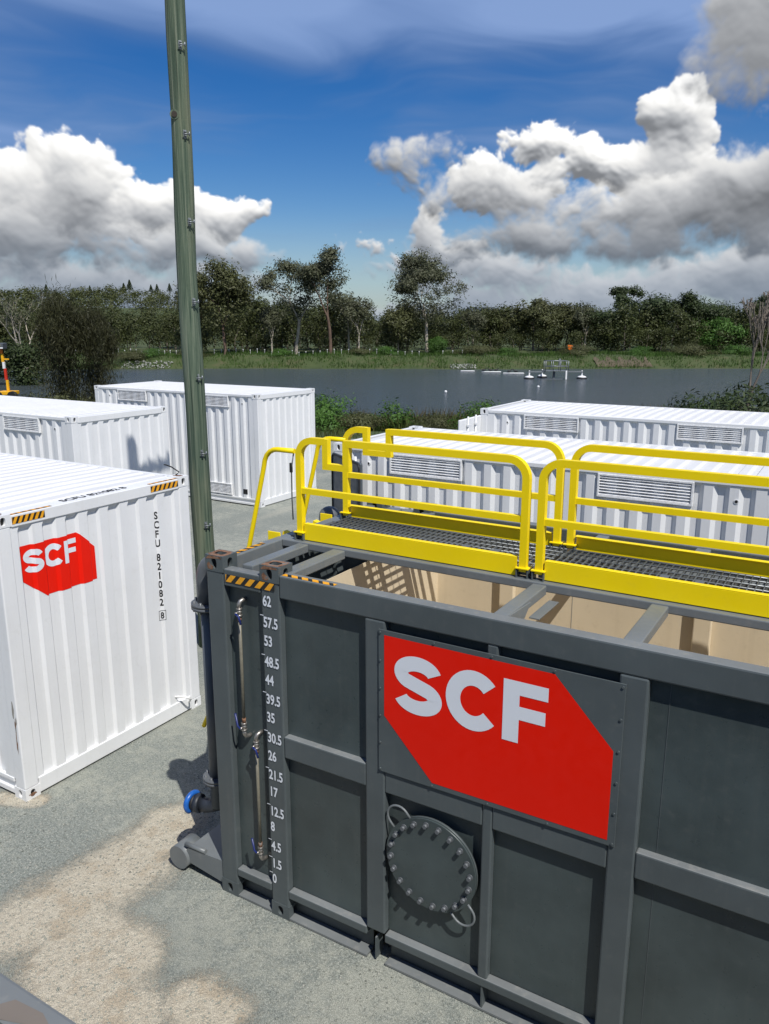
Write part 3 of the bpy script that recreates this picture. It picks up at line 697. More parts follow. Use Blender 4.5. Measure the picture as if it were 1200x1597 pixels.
for i,(a,b) in enumerate(edges):
    small=i in (0,len(edges)-1)
    segs=[(a,b)]
    if i==2: segs=[(a,2.316),(2.386,b)]
    if i==2:
        o=rail('side_post',2.316,2.386,.27,2.692,.004,.068)
    for c,d in segs:
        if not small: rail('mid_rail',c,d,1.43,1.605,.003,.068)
        zs=((.30,1.43),(1.605,2.692)) if not small else ((.30,2.70),)
        for z0,z1 in zs:
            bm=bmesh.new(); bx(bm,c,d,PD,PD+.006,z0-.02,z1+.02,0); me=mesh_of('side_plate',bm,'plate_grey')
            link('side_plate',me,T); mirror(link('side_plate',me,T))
            # weld seam near the left of each long plate
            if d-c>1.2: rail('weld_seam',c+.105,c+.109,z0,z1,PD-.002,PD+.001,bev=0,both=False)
    # base channel: upper flange, recessed web, lower flange with dust on it
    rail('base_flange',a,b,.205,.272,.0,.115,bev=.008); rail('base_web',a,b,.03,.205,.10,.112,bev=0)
    bm=bmesh.new(); bx(bm,a,b,.002,.10,.008,.024,0); me=mesh_of('base_foot',bm,'grey_dusty_lit'); link('base_foot',me,T); mirror(link('base_foot',me,T))
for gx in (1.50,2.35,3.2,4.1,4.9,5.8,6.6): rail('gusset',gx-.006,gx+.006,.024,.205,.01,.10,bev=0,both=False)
# ends
for x0,x1,nm in ((.012,.10,1),(TL-.10,TL-.012,0)):
    box('end_rail',x0,x1,.162,TW-.162,2.735,ZT,'grey_top_lit',T,.010)
    box('end_plate',x0+.03,x0+.038,.12,TW-.12,.2,2.74,'grey_paint',T,0)
    box('end_sill',x0,x1,.162,TW-.162,.03,.25,'grey_paint',T,.01)
    for py in (.72,1.60): box('end_post',x0-.002,x1,py,py+.12,.25,2.735,'grey_paint',T,.01)
# cream lining inside
bm=bmesh.new(); x0,x1,y0,y1,z0,z1=.76,TL-.76,.075,TW-.075,.28,2.70
def quad(*p): bm.faces.new([bm.verts.new(q) for q in p])
quad((x0,y0,z0),(x1,y0,z0),(x1,y1,z0),(x0,y1,z0))
link('tank_floor',mesh_of('tank_floor',bm,'cream_liner'),T)
for nm,d in (('lining_front',(x0,x1,y0,y0+.006,z0,z1)),('lining_back',(x0,x1,y1-.006,y1,z0,z1)),('lining_end',(x0-.006,x0,y0,y1,z0,z1)),('lining_end',(x1,x1+.006,y0,y1,z0,z1))):
    box('lining',*d,'cream_liner',T,0)
for lx in (1.50,3.20,4.9,6.6): 
    box('lining_rib',lx-.07,lx+.07,y1-.075,y1-.007,z0,z1,'cream_liner',T,.01)
for lx in (2.1,2.75,3.75,4.3): box('lining_seam',lx,lx+.005,y1-.0085,y1-.0062,z0,z1,'dusty_grey',T,0)
# cross bars over the opening, on both sides of the walkway
YF0,YF1=.800,.905      # long walkway beams
YB0,YB1=TW-YF1,TW-YF0
for a,b in ((YF0,YF1),(YB0,YB1)): box('walkway_beam',.10,TL-.10,a,b,2.806,2.868,'grey_top_lit',T,.008)
for i,(c0,c1) in enumerate(((.275,.375),(.62,.735),(2.30,2.40),(3.10,3.21),(4.85,4.96),(6.55,6.66),(8.25,8.36),(9.95,10.06))):
    for y0_,y1_ in ((.105,YF0),(YB1,TW-.105)):
        box('cross_bar',c0,c1,y0_,y1_,2.790,2.858,'grey_top_lit',T,.008)
    if i==2:
        bm=bmesh.new()
        for yy in (.11,):
            p=[(c1+.002,yy,2.86),(c1+.002,yy+.02,2.60),(c1+.002,yy+.36,2.84)]; q=[(x+.012,y,z) for x,y,z in p]
            a_=[bm.verts.new(v) for v in p]; b_=[bm.verts.new(v) for v in q]; bm.faces.new(a_[::-1]); bm.faces.new(b_)
            for k in range(3): bm.faces.new((a_[k],a_[(k+1)%3],b_[(k+1)%3],b_[k]))
        link('gusset',mesh_of('gusset',bm,'grey_top_lit'),T); box('angle_bar',c1+.02,c1+.09,.42,YF0,2.745,2.755,'grey_top_lit',T,.002)
# floor plate that closes the end bay below the bars
box('end_tray',.05,.60,.12,TW-.12,2.30,2.306,'grey_paint',T,0)
# walkway grating: bearing bars across, rods along, too fine to lift out singly
def grating(x0,x1,y0,y1,z,pitch,rod):
    V=[];F=[]
    def b(ax0,ax1,ay0,ay1,az0,az1):
        n=len(V); V.extend([(x,y,zz) for zz in (az0,az1) for y in (ay0,ay1) for x in (ax0,ax1)])
        F.extend([tuple(n+i for i in q) for q in ((0,2,3,1),(4,5,7,6),(0,1,5,4),(2,6,7,3),(0,4,6,2),(1,3,7,5))])
    x=x0
    while x<x1: b(x,x+.006,y0,y1,z-.030,z); x+=pitch
    y=y0
    while y<=y1+1e-6: b(x0,x1,y,y+.006,z-.012,z-.001); y+=rod
    return V,F
ZG=2.905
RY,RB=.868,1.640; VX,VY=-.215,1.94
for gx0,gx1 in ((.23,2.27),(2.30,4.30),(4.33,6.33),(6.36,8.36)):
    V,F=grating(gx0,gx1,RY+.035,RB-.035,ZG,.048,.10)
    tag(link('grating',np_mesh('grating',V,F,'galvanised'),T),kind='stuff')
    for yy in (RY+.028,RB-.034): box('grating_edge',gx0,gx1,yy,yy+.006,ZG-.034,ZG+.002,'galvanised',T,0)
for cx in (1.55,1.80,3.05,3.28): box('grating_clip',cx,cx+.06,1.20,1.28,ZG+.001,ZG+.012,'galvanised',T,.003)
# yellow guard rails: four frames, each post, rail and toe board its own piece
HZ=3.700; HW=.026
def rr(name,pts,parent,w=HW): return pipe(name,pts,w,'yellow_paint',parent,square=True,up=(0,1,0))
def guard(x0,x1,y,notch,back):
    g=link('guard_rail',None,T); g.empty_display_size=.1
    rad=.13; zb=2.90
    L_=[(x0,y,zb+.01),(x0,y,HZ-rad)]+arc((x0+rad,y,HZ-rad),rad,180,90,7,(1,0,0),(0,0,1))[1:]
    Rr=arc((x1-rad,y,HZ-rad),rad,90,0,7,(1,0,0),(0,0,1))+[(x1,y,zb+.01)]
    if notch:
        n0,n1=notch; zn=3.505
        rr('end_hoop',L_+[(n0,y,HZ)],g); 
        rr('drop_bracket',[(n0,y,HZ+.024),(n0,y,zn-.0)],g,HW*.98); rr('drop_bracket',[(n0-HW,y,zn-.0),(n1+HW,y,zn-.0)],g,HW*.96); rr('drop_bracket',[(n1,y,zn),(n1,y,HZ+.024)],g,HW*.98)
        rr('top_bar',[(n1,y,HZ)]+Rr,g)
        if True: rr('post',[(n1-.06,y+.0,zb+.01),(n1-.06,y+.0,zn-.02)],g,HW*.9) if back is None else None
    else: rr('top_bar',L_+Rr,g)
    rr('middle_bar',[(x0+HW,y,3.285),(x1-HW,y,3.285)],g,HW*.88)
    sy=-1 if not back else 1
    # toe board: a folded plate
    ty0=y-.006 if not back else y-.02
    box('toe_board',x0+.04,x1-.045,y+sy*.012-.004,y+sy*.012+.004,2.875,3.005,'yellow_paint',g,.002)
    box('toe_lip',x0+.04,x1-.045,min(y+sy*.016,y-sy*.030),max(y+sy*.016,y-sy*.030),3.0055,3.012,'yellow_paint',g,.002)
    for xx in (x0,x1):
        s_=link('socket',M_SOCK,g,(xx,y,0))
def sock_mesh():
    bm=bmesh.new()
    for a in ((-.045,-.036,-.04,.04,2.862,2.93),(.036,.045,-.04,.04,2.862,2.93),(-.036,.036,-.045,-.036,2.862,2.87)): bx(bm,*a,.002)
    bx(bm,-.05,.05,-.045,.045,2.932,2.942,.002,1)
    return mesh_of('socket',bm,['grey_paint','yellow_paint'])
M_SOCK=sock_mesh()
guard(.255,2.200,RY,(.520,.720),False); guard(2.318,4.30,RY,None,False); guard(4.42,6.40,RY,None,False)
guard(.190,2.175,RB,(.405,.640),True); guard(2.285,4.28,RB,None,True); guard(4.40,6.38,RB,None,True)
# ladder at the left end with its hand rails
for y,sgn in ((.875,-1),(1.625,1)):
    top=(.20,y,3.60)
    pts=[top,(.02,y,3.60)]+[Vector((.02,y,3.46))+Vector((.14*math.cos(R(a)),0,.14*math.sin(R(a)))) for a in (105,125,145,165)]
    e0=Vector((-.125,y,3.45)); sl_=.272; e1=Vector((-.125-sl_*2.62,y,.83)); pts+=[e0,Vector((-.125-sl_*2.0,y,1.45)),Vector((-.125-sl_*2.62-.13,y-.02,.84))]
    pipe('hand_rail',pts,.021,'yellow_paint',T,10)
    pipe('rail_stub',[(-.125-sl_*2.5,y,.95),(-.125-sl_*2.5+.16,y-sgn*.08,.95)],.021,'yellow_paint',T,10)
    yl=1.25+sgn*.22
    pipe('ladder_side',[(-.02,yl,2.86),(-.02-sl_*2.86,yl,.0)],.028,'yellow_paint',T,square=True,up=(0,1,0))
    box('ladder_hook',-.10,.03,y-.012 if sgn<0 else y-.0,y+.0 if sgn<0 else y+.012,2.80,2.895,'yellow_paint',T,.003)
for k in range(9):
    z=.28+k*.30; x=-.02-.272*(2.86-z); box('rung',x-.03,x+.03,1.05,1.45,z-.015,z+.015,'yellow_paint',T,.004)
pipe('safety_chain',[(.185,RY+.01,3.58),(.16,RY+.01,3.45),(.15,RY+.02,3.2),(.155,RY+.02,3.02)],.006,'galvanised',T,6); box('chain_hook',.145,.168,RY,RY+.02,3.42,3.50,'rubber_hole_black',T,.004)
# pipes down the left end
def downpipe(px,py):
    r=.084
    pts=[(.05,py,2.79)]+[Vector((px+.14,py,2.65))+Vector((.14*math.cos(R(a)),0,.14*math.sin(R(a)))) for a in range(90,181,15)]+[(px,py,2.45)]
    pipe('elbow_pipe',pts,r,'pipe_grey',T,18)
    def flange(z,rad):
        f=bmesh.new(); cyl(f,(px,py,z),(px,py,z+.022),rad,24); cyl(f,(px,py,z+.026),(px,py,z+.048),rad,24); o=link('flange',mesh_of('flange',f,'pipe_grey'),T)
        for k in range(8):
            a=2*math.pi*k/8+.2; b_=bmesh.new(); cyl(b_,(px+(rad-.022)*math.cos(a),py+(rad-.022)*math.sin(a),z-.02),(px+(rad-.022)*math.cos(a),py+(rad-.022)*math.sin(a),z+.07),.011,6); link('bolt',mesh_of('bolt',b_,'pipe_grey'),o)
    pipe('drop_pipe',[(px,py,2.46),(px,py,.62)],.066,'door_grey',T,18); flange(2.40,.135); flange(.86,.12)
    pipe('outlet_pipe',[(px,py,.74),(px-.02,py,.62)]+[(px-.02-.08*k,py-.02*k,.60-.004*k) for k in range(1,3)],.062,'outlet_shaded',T,16)  # outlet coloured nearly black for the shadow it lies in
    f=bmesh.new(); cyl(f,(px-.17,py-.04,.60),(px-.215,py-.05,.60),.080,20); link('coupling',mesh_of('coupling',f,'outlet_shaded'),T)
    f=bmesh.new(); cyl(f,(px-.217,py-.05,.60),(px-.25,py-.057,.60),.072,20); cp=link('dust_cap',mesh_of('dust_cap',f,'rubber_hole_black'),T)
    bm=bmesh.new()
    for a0,a1 in ((50,-70),):
        pts=[(px-.25,py-.057+.080*math.cos(R(a)),.60+.080*math.sin(R(a))) for a in range(-10,251,20)]
        tube(bm,pts,[.012]+[.024]*12+[.012],8)
    link('cap_ring',mesh_of('cap_ring',bm,'blue_plastic'),cp)
downpipe(-.185,.20)
bm=bmesh.new(); tube(bm,[(VX,VY,.5),(VX,VY,2.79)]+[(VX,VY,2.79+.095*math.sin(R(a))) for a in (20,40,60,75)],[.105,.105]+[.105*math.cos(R(a)) for a in (20,40,60,75)],22); link('vent_pipe',mesh_of('vent_pipe',bm,'pipe_grey'),T)
# skid nose with end rollers
def nose(y0,y1):
    bm=bmesh.new(); prof=[(.0,.05),(-.40,.10),(-.44,.17),(-.40,.235),(.0,.262)]
    a_=[bm.verts.new((x,y0,z)) for x,z in prof]; b_=[bm.verts.new((x,y1,z)) for x,z in prof]; bm.faces.new(a_); bm.faces.new(b_[::-1])
    for k in range(5): bm.faces.new((a_[k],b_[k],b_[(k+1)%5],a_[(k+1)%5]))
    bmesh.ops.recalc_face_normals(bm,faces=bm.faces); return bm
link('skid_nose',mesh_of('skid_nose',nose(.02,.62),'grey_top_lit'),T); link('skid_nose',mesh_of('skid_nose',nose(1.82,2.42),'grey_top_lit'),T)
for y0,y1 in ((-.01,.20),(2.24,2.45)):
    bm=bmesh.new(); cyl(bm,(-.49,y0,.125),(-.49,y1,.125),.105,28); link('roller',mesh_of('roller',bm,'grey_top_lit'),T)
pipe('skid_bar',[(-.43,.03,.258),(-.20,.03,.268)],.020,'grey_top_lit',T,10)
# level tubes with ball valves
def level_tube(x,z0,z1):
    g=link('level_tube',None,T,(x,0,0)); g.empty_display_size=.1; y=.004
    pipe('tube',[(0,y,z0+.10),(0,y,z1-.10)],.0125,'tube_clear',g,10)
    for z,s in ((z1,-1),(z0,1)):
        pts=[(.045,PD,z),(.03,.03,z+0*s)]+[Vector((.02,.02,z))]+[Vector((0,y,z+s*.02)),Vector((0,y,z+s*.05))]
        pipe('elbow',[(.012,PD,z-s*.006),(.010,.035,z-s*.006),(.004,.014,z+s*.002),(.0,y,z+s*.024),(.0,y,z+s*.05)],.0165,'steel_fitting',g,10)
        b_=bmesh.new(); cyl(b_,(0,y,z+s*.05),(0,y,z+s*.065),.023,8); cyl(b_,(0,y,z+s*.066),(0,y,z+s*.10),.019,12); cyl(b_,(0,y,z+s*.10),(0,y,z+s*.118),.023,8); cyl(b_,(0,y-.018,z+s*.083),(0,y-.045,z+s*.083),.009,8)
        v=link('valve',mesh_of('valve',b_,'steel_fitting'),g)
        xx=.050 if s<0 else -.045
        pipe('valve_lever',[(0,y-.045,z+s*.083),(xx*.6,y-.045,z+s*.10),(xx,y-.045,z+s*(.16 if s<0 else .20))],.0085,'blue_handle',v,8)
        b_=bmesh.new(); cyl(b_,(0,y,z+s*.119),(0,y,z+s*.155),.0155,10); link('union',mesh_of('union',b_,'rust'),g)
level_tube(.315,1.50,2.60); level_tube(.430,.455,1.545)
# level numbers
for body,z in (('62',2.656),('57.5',2.492),('53',2.347),('48.5',2.184),('44',2.039),('39.5',1.883),('35',1.735),('30.5',1.568),('26',1.416),('21.5',1.257),('17',1.112),('12.5',.943),('8',.806),('4.5',.635),('1.5',.480),('0',.340)):
    ps=text_polys(body,.112,.70,.026); ps=[[(u+.548,v+z-.040) for u,v in q] for q in ps]
    if '.5' in body or body=='0': ps.append([(.520,z+.044),(.552,z+.044),(.552,z+.050),(.520,z+.050)])
    decal('level_number',ps,lambda u,v:(u,-.0015+(.006 if u>.698 else 0),v),'white_print',T)
# hazard tape
tape('hazard_tape',.20,.66,2.738,2.795,lambda u,v,o:(u,-.0012-o,v),T,5,.9)
tape('hazard_tape',.72,1.17,.012,.055,lambda u,v,o:(u,v,ZT+.0012+o),T,5,-.8,.6)
tape('hazard_tape',.28,.62,-.075,-.028,lambda u,v,o:(-v,u,ZT+.0012+o),T,4,-.6,.5)
tape('hazard_tape',.72,1.17,.012,.055,lambda u,v,o:(u,TW-v,ZT+.0012+o),T,5,.8,.6)
# red sign on its plate
sg=box('sign_plate',1.541,3.169,-.012,-.004,1.600,2.640,'grey_paint',T,.002)
decal('sign_field',[[(1.586,2.606),(1.586,2.026),(1.957,1.636),(3.124,1.636),(3.124,2.215),(2.757,2.606)]],lambda u,v:(u,-.0135,v),'red_print',sg)
decal('sign_lettering',scf(1.666,2.098,.408),lambda u,v:(u,-.0150,v),'white_print',sg)
bmr=bmesh.new(); cyl(bmr,(0,0,0),(0,-.007,0),.008,8); M_RIV=mesh_of('rivet',bmr,'grey_paint')
for k in range(6):
    for xx in (1.556,3.154): link('rivet',M_RIV,sg,(xx,-.012,1.62+k*.20))
for k in range(1,4):
    for zz in (1.615,2.625): link('rivet',M_RIV,sg,(1.556+k*.40,-.012,zz))
# manhole
mh=link('manhole',None,T,(1.948,0,1.0)); mh.empty_display_size=.1
bm=bmesh.new(); cyl(bm,(0,PD,0),(0,.02,0),.29,40); link('neck',mesh_of('neck',bm,'grey_paint'),mh)
bm=bmesh.new(); cyl(bm,(0,.028,0),(0,.010,0),.345,56); link('flange',mesh_of('flange',bm,'grey_paint'),mh)
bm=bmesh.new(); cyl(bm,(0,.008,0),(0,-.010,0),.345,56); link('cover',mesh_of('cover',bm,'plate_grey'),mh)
bm=bmesh.new(); cyl(bm,(0,0,0),(0,-.006,0),.021,12); cyl(bm,(0,-.006,0),(0,-.032,0),.0165,6); M_BOLT=mesh_of('bolt',bm,'pipe_grey')
for k in range(20): a=2*math.pi*k/20+.1; link('bolt',M_BOLT,mh,(.305*math.cos(a),-.010,.305*math.sin(a)),(0,a*3,0))
for a in (132,-48):
    c_=Vector((.345*math.cos(R(a)),-.002,.345*math.sin(R(a)))); d_=Vector((math.cos(R(a)),0,math.sin(R(a)))); p_=Vector((-d_.z,0,d_.x))
    pipe('lifting_loop',[c_+p_*.085-d_*.01]+[c_+d_*.035+p_*(.085*math.cos(R(b_)))+d_*(.085*math.sin(R(b_))) for b_ in range(0,181,15)]+[c_-p_*.085-d_*.01],.008,'grey_top_lit',mh,8)
# its twin, on which the photograph was taken from: only its rail reaches into view
t2=copy_tree(tank); t2.location=(0,-5.641,0)
tag(t2,'foreground grey tank, only its top rail showing in the bottom left corner','tank')
bm=bmesh.new(); poly3(bm,[[(2.36,TW-.095),(2.40,TW-.04),(2.50,TW-.03),(2.56,TW-.05),(2.50,TW-.072),(2.42,TW-.1)]],lambda u,v:(u,v,ZT+.0012)); link('stain',mesh_of('stain',bm,'stain_brown'),t2)
# ---------------------------------------------------------------- timber pole
def mk_pole():
    P=thing('utility_pole','green treated timber pole with climbing brackets behind the nearest white container','pole',(-3.77,3.84,0))
    bm=bmesh.new(); pts=[];rad=[]; rr_=random.Random(4)
    for k in range(26):
        z=10.65*k/25; pts.append((.012*math.sin(z*.9)+.01*math.sin(z*2.1),.012*math.cos(z*.7),z)); rad.append(.1505-.0034*z+.003*math.sin(z*3.3))
    tube(bm,pts,rad,22); link('shaft',mesh_of('shaft',bm,'pole_wood'),P)
    bm=bmesh.new(); bx(bm,-.02,.02,-.005,.005,-.05,.05,.002); bx(bm,-.012,.012,-.045,-.005,-.03,-.018,.002); bx(bm,-.012,.012,-.045,-.005,.018,.03,.002); cyl(bm,(-.035,-.035,0),(.06,-.035,0),.008,8); cyl(bm,(.05,-.035,-.02),(.05,-.035,.03),.010,8)
    M_STEP=mesh_of('step_bracket',bm,'galvanised')
    for z in (1.85,2.87,3.9,4.89,5.89,6.94,7.96,9.0):
        a=R(-31); r=.1505-.0034*z; link('step_bracket',M_STEP,P,(r*math.cos(a)+.01,r*math.sin(a)+.01,z),(0,0,R(59)))
    bm=bmesh.new(); cyl(bm,(0,.02,0),(0,-.022,0),.06,14); cyl(bm,(0,-.015,0),(0,-.034,0),.036,12,1); link('knot',mesh_of('knot',bm,['pole_wood','bark_dark']),P,(.02,-.112,7.17),(0,0,R(31)))
    box('cross_arm',-.05,.05,-.10,1.05,10.02,10.12,'pole_wood',P,.008)
    for y in (.45,.72,.98):
        bm=bmesh.new(); tube(bm,[(0,y,10.12),(0,y,10.16),(0,y,10.2),(0,y,10.24),(0,y,10.28),(0,y,10.31)],[.02,.05,.03,.05,.03,.02],10); link('insulator',mesh_of('insulator',bm,'galvanised'),P)
mk_pole()
# ---------------------------------------------------------------- plants
def rquads(c,size,asp,nrm=None,droop=0.,r=None):
    """one small pointed leaf quad per centre"""
    n=len(c); d=r.normal(size=(n,3)); d[:,2]=d[:,2]*.7-droop
    if nrm is not None:      # leaves of a clump face outwards and up
        m=nrm/(np.linalg.norm(nrm,axis=1)[:,None]+1e-6)+r.normal(size=(n,3))*.45; m[:,2]+=.35; m/=np.linalg.norm(m,axis=1)[:,None]
        d-=m*(m*d).sum(1)[:,None]; d/=np.linalg.norm(d,axis=1)[:,None]+1e-9; e=np.cross(m,d)
    else:
        d/=np.linalg.norm(d,axis=1)[:,None]
        e=r.normal(size=(n,3)); e-=d*(d*e).sum(1)[:,None]; e/=np.linalg.norm(e,axis=1)[:,None]
    s=size*r.uniform(.6,1.4,n)[:,None]; a=d*s; b=e*s*asp
    V=np.stack([c-a,c+b-a*.1,c+a,c-b-a*.1],1).reshape(-1,3); F=np.arange(4*n).reshape(-1,4); return V,F
def limb_mesh(segs,n=6):
    V=[];F=[]
    for p0,p1,r0,r1 in segs:
        p0=np.array(p0);p1=np.array(p1); d=p1-p0; l=np.linalg.norm(d)
        if l<1e-6: continue
        d/=l; a=np.array((1.,0,0)) if abs(d[0])<.8 else np.array((0,1.,0)); u=np.cross(d,a); u/=np.linalg.norm(u); v=np.cross(d,u); k=len(V)
        for p,rad in ((p0-d*r0*.3,r0),(p1+d*r1*.3,r1)):
            for j in range(n): t=2*math.pi*j/n; V.append(p+u*rad*math.cos(t)+v*rad*math.sin(t))
        for j in range(n): F.append((k+j,k+(j+1)%n,k+n+(j+1)%n,k+n+j))
    return np.array(V),np.array(F)
def grow(seed,h,trunk,spread,levels,up=.35,rad=None,forks=2,lean=0.,wig=.12,ratio=.72,first=None):
    r=np.random.default_rng(seed); segs=[];tips=[]
    rad=rad or h*.021
    def go(p,d,l,ra,lev):
        m=3 if lev==0 else 2
        for k in range(m):
            d=d+r.normal(size=3)*wig*(.5 if lev==0 else 1); d[2]+=up*.12*(lev>0); d/=np.linalg.norm(d)
            q=p+d*l/m; r1=ra*(1-.16*(1 if lev else .6)); segs.append((p,q,ra,r1)); p=q; ra=r1
            if lev>=levels-1: tips.append((p,ra))
        if lev>=levels: tips.append((p,ra)); return
        nf=forks+(1 if r.random()<.35 else 0)
        a0=r.uniform(0,6.28)
        for k in range(nf):
            a=a0+k*2*math.pi/nf+r.uniform(-.5,.5); t=spread*r.uniform(.6,1.25)
            u=np.cross(d,(0.3,.1,1.)); u/=np.linalg.norm(u)+1e-9; v=np.cross(d,u)
            nd=d*math.cos(t)+(u*math.cos(a)+v*math.sin(a))*math.sin(t); nd[2]+=up*.3; nd/=np.linalg.norm(nd)
            go(p,nd,l*ratio*r.uniform(.75,1.15),ra*.70,lev+1)
    d0=np.array((lean,0.,1.)); d0/=np.linalg.norm(d0)
    go(np.zeros(3),d0,h*trunk,rad,0)
    P=np.array([t[0] for t in tips]); top=max(P[:,2].max(),.1); k=h/top
    segs=[(a*k,b*k,c,d) for a,b,c,d in segs]; return segs,P*k,r
def clumps(r,m,z0,z1,rx,shell=.45):
    d=r.normal(size=(m,3)); d/=np.linalg.norm(d,axis=1)[:,None]; q=(shell+(1-shell)*r.random(m))[:,None]
    return d*q*np.array((rx,rx,(z1-z0)/2))+np.array((0,0,(z0+z1)/2))
def foliage(P,r,n,cl,size,asp=.4,droop=.3,zs=.7,keep=1.,ell=None):
    if ell: P=np.concatenate([P,clumps(r,int(ell[3]),*ell[:3])])
    P=P[r.random(len(P))<keep]; o=r.normal(size=(n,3))*np.array((cl,cl,cl*zs)); q=P[r.integers(0,len(P),n)]; ax=q-np.array((0,0,P[:,2].mean()*.8)); return rquads(q+o,size,asp,o/cl+.5*ax/(np.abs(ax).max()+1e-6),droop,r)
KIND={}
def make_kind(name,segs,LV,LF,bark,leaf):
    V,F=limb_mesh(segs); tm=np_mesh('trunk',V,F,bark,smoothf=True); cm=np_mesh('crown',LV,LF,leaf) if LV is not None else None
    KIND[name]=(tm,cm)
def kind_fan(name,seed,h,leaf='leaf_eucalypt',bark='bark_pale',n=9000,**k):
    a=dict(trunk=.26,spread=.50,levels=5,up=.30,ratio=.74); a.update(k); cl=a.pop('cl',.55); size=a.pop('size',.20); keep=a.pop('keep',1.); ell=a.pop('ell',None)
    segs,P,r=grow(seed,h,**a); V,F=foliage(P,r,n,cl,size,keep=keep,ell=ell); make_kind(name,segs,V,F,bark,leaf)
kind_fan('broad',11,15.0,n=19000,cl=.60,size=.18,spread=.46,trunk=.24,levels=5,keep=.95,ell=(4.6,15.9,6.1,130))
kind_fan('tall',15,15.,n=9500,ell=(6.0,15.2,2.6,60),trunk=.42,spread=.42,levels=5,cl=.55,size=.19,ratio=.62,bark='bark_brown',up=.5,keep=.85)
kind_fan('tall_pale',23,13.6,n=9500,ell=(5.0,14.,3.4,70),trunk=.34,spread=.55,levels=5,cl=.6,size=.19,ratio=.66,lean=-.12,keep=.85)
kind_fan('dense',31,13.0,n=12000,ell=(2.2,13.4,3.6,120),trunk=.28,spread=.5,levels=5,cl=.75,size=.22,leaf='leaf_olive',bark='bark_brown')
kind_fan('round',41,7.8,n=7000,ell=(2.,8.2,3.2,80),trunk=.30,spread=.6,levels=4,cl=.5,size=.20,leaf='leaf_olive',bark='bark_dead')
kind_fan('umbrella',47,10.4,n=3600,trunk=.55,spread=.75,levels=4,cl=.45,size=.22,leaf='leaf_dark',bark='bark_dark',up=.15,ratio=.5)
kind_fan('bushy',53,8.6,n=9000,ell=(.3,8.8,3.1,120),trunk=.16,spread=.6,levels=4,cl=.85,size=.24,leaf='leaf_dark',bark='bark_dark')
kind_fan('bushy_olive',59,8.2,n=9000,ell=(.3,8.4,3.2,120),trunk=.18,spread=.6,levels=4,cl=.8,size=.24,leaf='leaf_forest',bark='bark_dead')
kind_fan('bushy_bright',61,5.6,n=8000,ell=(.2,5.8,3.2,90),trunk=.12,spread=.75,levels=4,cl=.75,size=.22,leaf='leaf_bright',bark='bark_dark')
kind_fan('spiky',67,9.5,n=6500,ell=(.8,9.4,2.0,70),trunk=.35,spread=.40,levels=4,cl=.5,size=.22,leaf='leaf_dark',bark='bark_dead',up=.5)
kind_fan('slender',71,8.,n=2800,ell=(2.5,8.,1.5,26),trunk=.5,spread=.45,levels=4,cl=.45,size=.19,leaf='leaf_eucalypt',bark='bark_pale',up=.5)
kind_fan('sparse_pale',73,11.2,n=1100,trunk=.18,spread=.48,levels=5,cl=.30,size=.15,leaf='leaf_eucalypt',bark='bark_pale',up=.45,keep=.3,ratio=.78)
# feathery she-oak: fine drooping needles
segs,P,r=grow(83,5.6,.12,.55,5,up=.4,ratio=.72)
c=P[r.integers(0,len(P),26000)]+r.normal(size=(26000,3))*(.46,.46,.6); c[:,2]=np.abs(c[:,2]); c[:6000]=np.stack([r.normal(size=6000)*.9,r.normal(size=6000)*.9,r.uniform(.2,3.4,6000)],-1); LV,LF=rquads(c,.17,.13,None,1.1,r); make_kind('sheoak',segs,LV,LF,'bark_dark','leaf_feather')
# bare dead tree
segs,P,r=grow(99,5.6,.36,.20,7,up=.7,ratio=.74,rad=.10,forks=2,wig=.10); segs=[(a,b,max(c,.016),max(d,.012)) for a,b,c,d in segs]; make_kind('dead',segs,None,None,'bark_dead','leaf_dark')
# shrubs
def shrub(name,seed,h,w,n,size,leaf,asp=.35,droop=.0):
    r=np.random.default_rng(seed); m=26; B=np.stack([r.normal(size=m)*w*.45,r.normal(size=m)*w*.45,r.uniform(.25,.95,m)*h],-1); B[:,2]*=np.exp(-(B[:,0]**2+B[:,1]**2)/(w*w)*.7)
    segs=[(np.zeros(3),b*.6+np.array((0,0,.05)),.03*h/2,.015*h/2) for b in B]+[(b*.6+np.array((0,0,.05)),b,.015*h/2,.006*h/2) for b in B]
    c=B[r.integers(0,m,n)]; of=r.normal(size=(n,3))*np.array((w*.16,w*.16,h*.11)); ax=c-np.array((0,0,h*.3)); c=c+of; c[:,2]=np.maximum(c[:,2],.03); V,F=rquads(c,size,asp,of/(w*.16)+ax,droop,r); make_kind(name,segs,V,F,'bark_dark',leaf)
shrub('shrub_round',3,1.9,2.0,4200,.085,'leaf_bright'); shrub('shrub_leafy',6,1.6,1.1,900,.10,'leaf_bright'); shrub('shrub_wide',9,2.2,2.6,5200,.10,'leaf_olive'); shrub('shrub_gum',12,2.0,2.4,2600,.13,'leaf_dark',.22,.5)
def plant(kind,name,label,s,t,scale=1.,rot=0.,cat='tree',group=None,zz=None,sx=1.):
    z=float(height(np.array(float(s)),np.array(float(t))))-.05 if zz is None else zz
    p=ST(s,t,z); o=thing(name,label,cat,p,R(rot)+R(YAW),group); tm,cm=KIND[kind]
    a=link('trunk' if cat=='tree' else 'stems',tm,o); a.scale=(scale*sx,scale*sx,scale)
    if cm: b=link('crown' if cat=='tree' else 'leaves',cm,o); b.scale=(scale*sx,scale*sx,scale)
    return o
G1='tall trees on the far bank'
def U(u,t): return (u-600)/1244*(t*.9735+1.)
plant('broad','gum_tree','big spreading gum tree with pale forked trunk, tallest crown on the far bank',U(666,130),130,1.0,20,group=G1,sx=1.0)
plant('tall','gum_tree','tall slim gum tree with straight reddish trunk left of the big spreading one',U(516,122),122,1.0,60,group=G1,sx=.95)
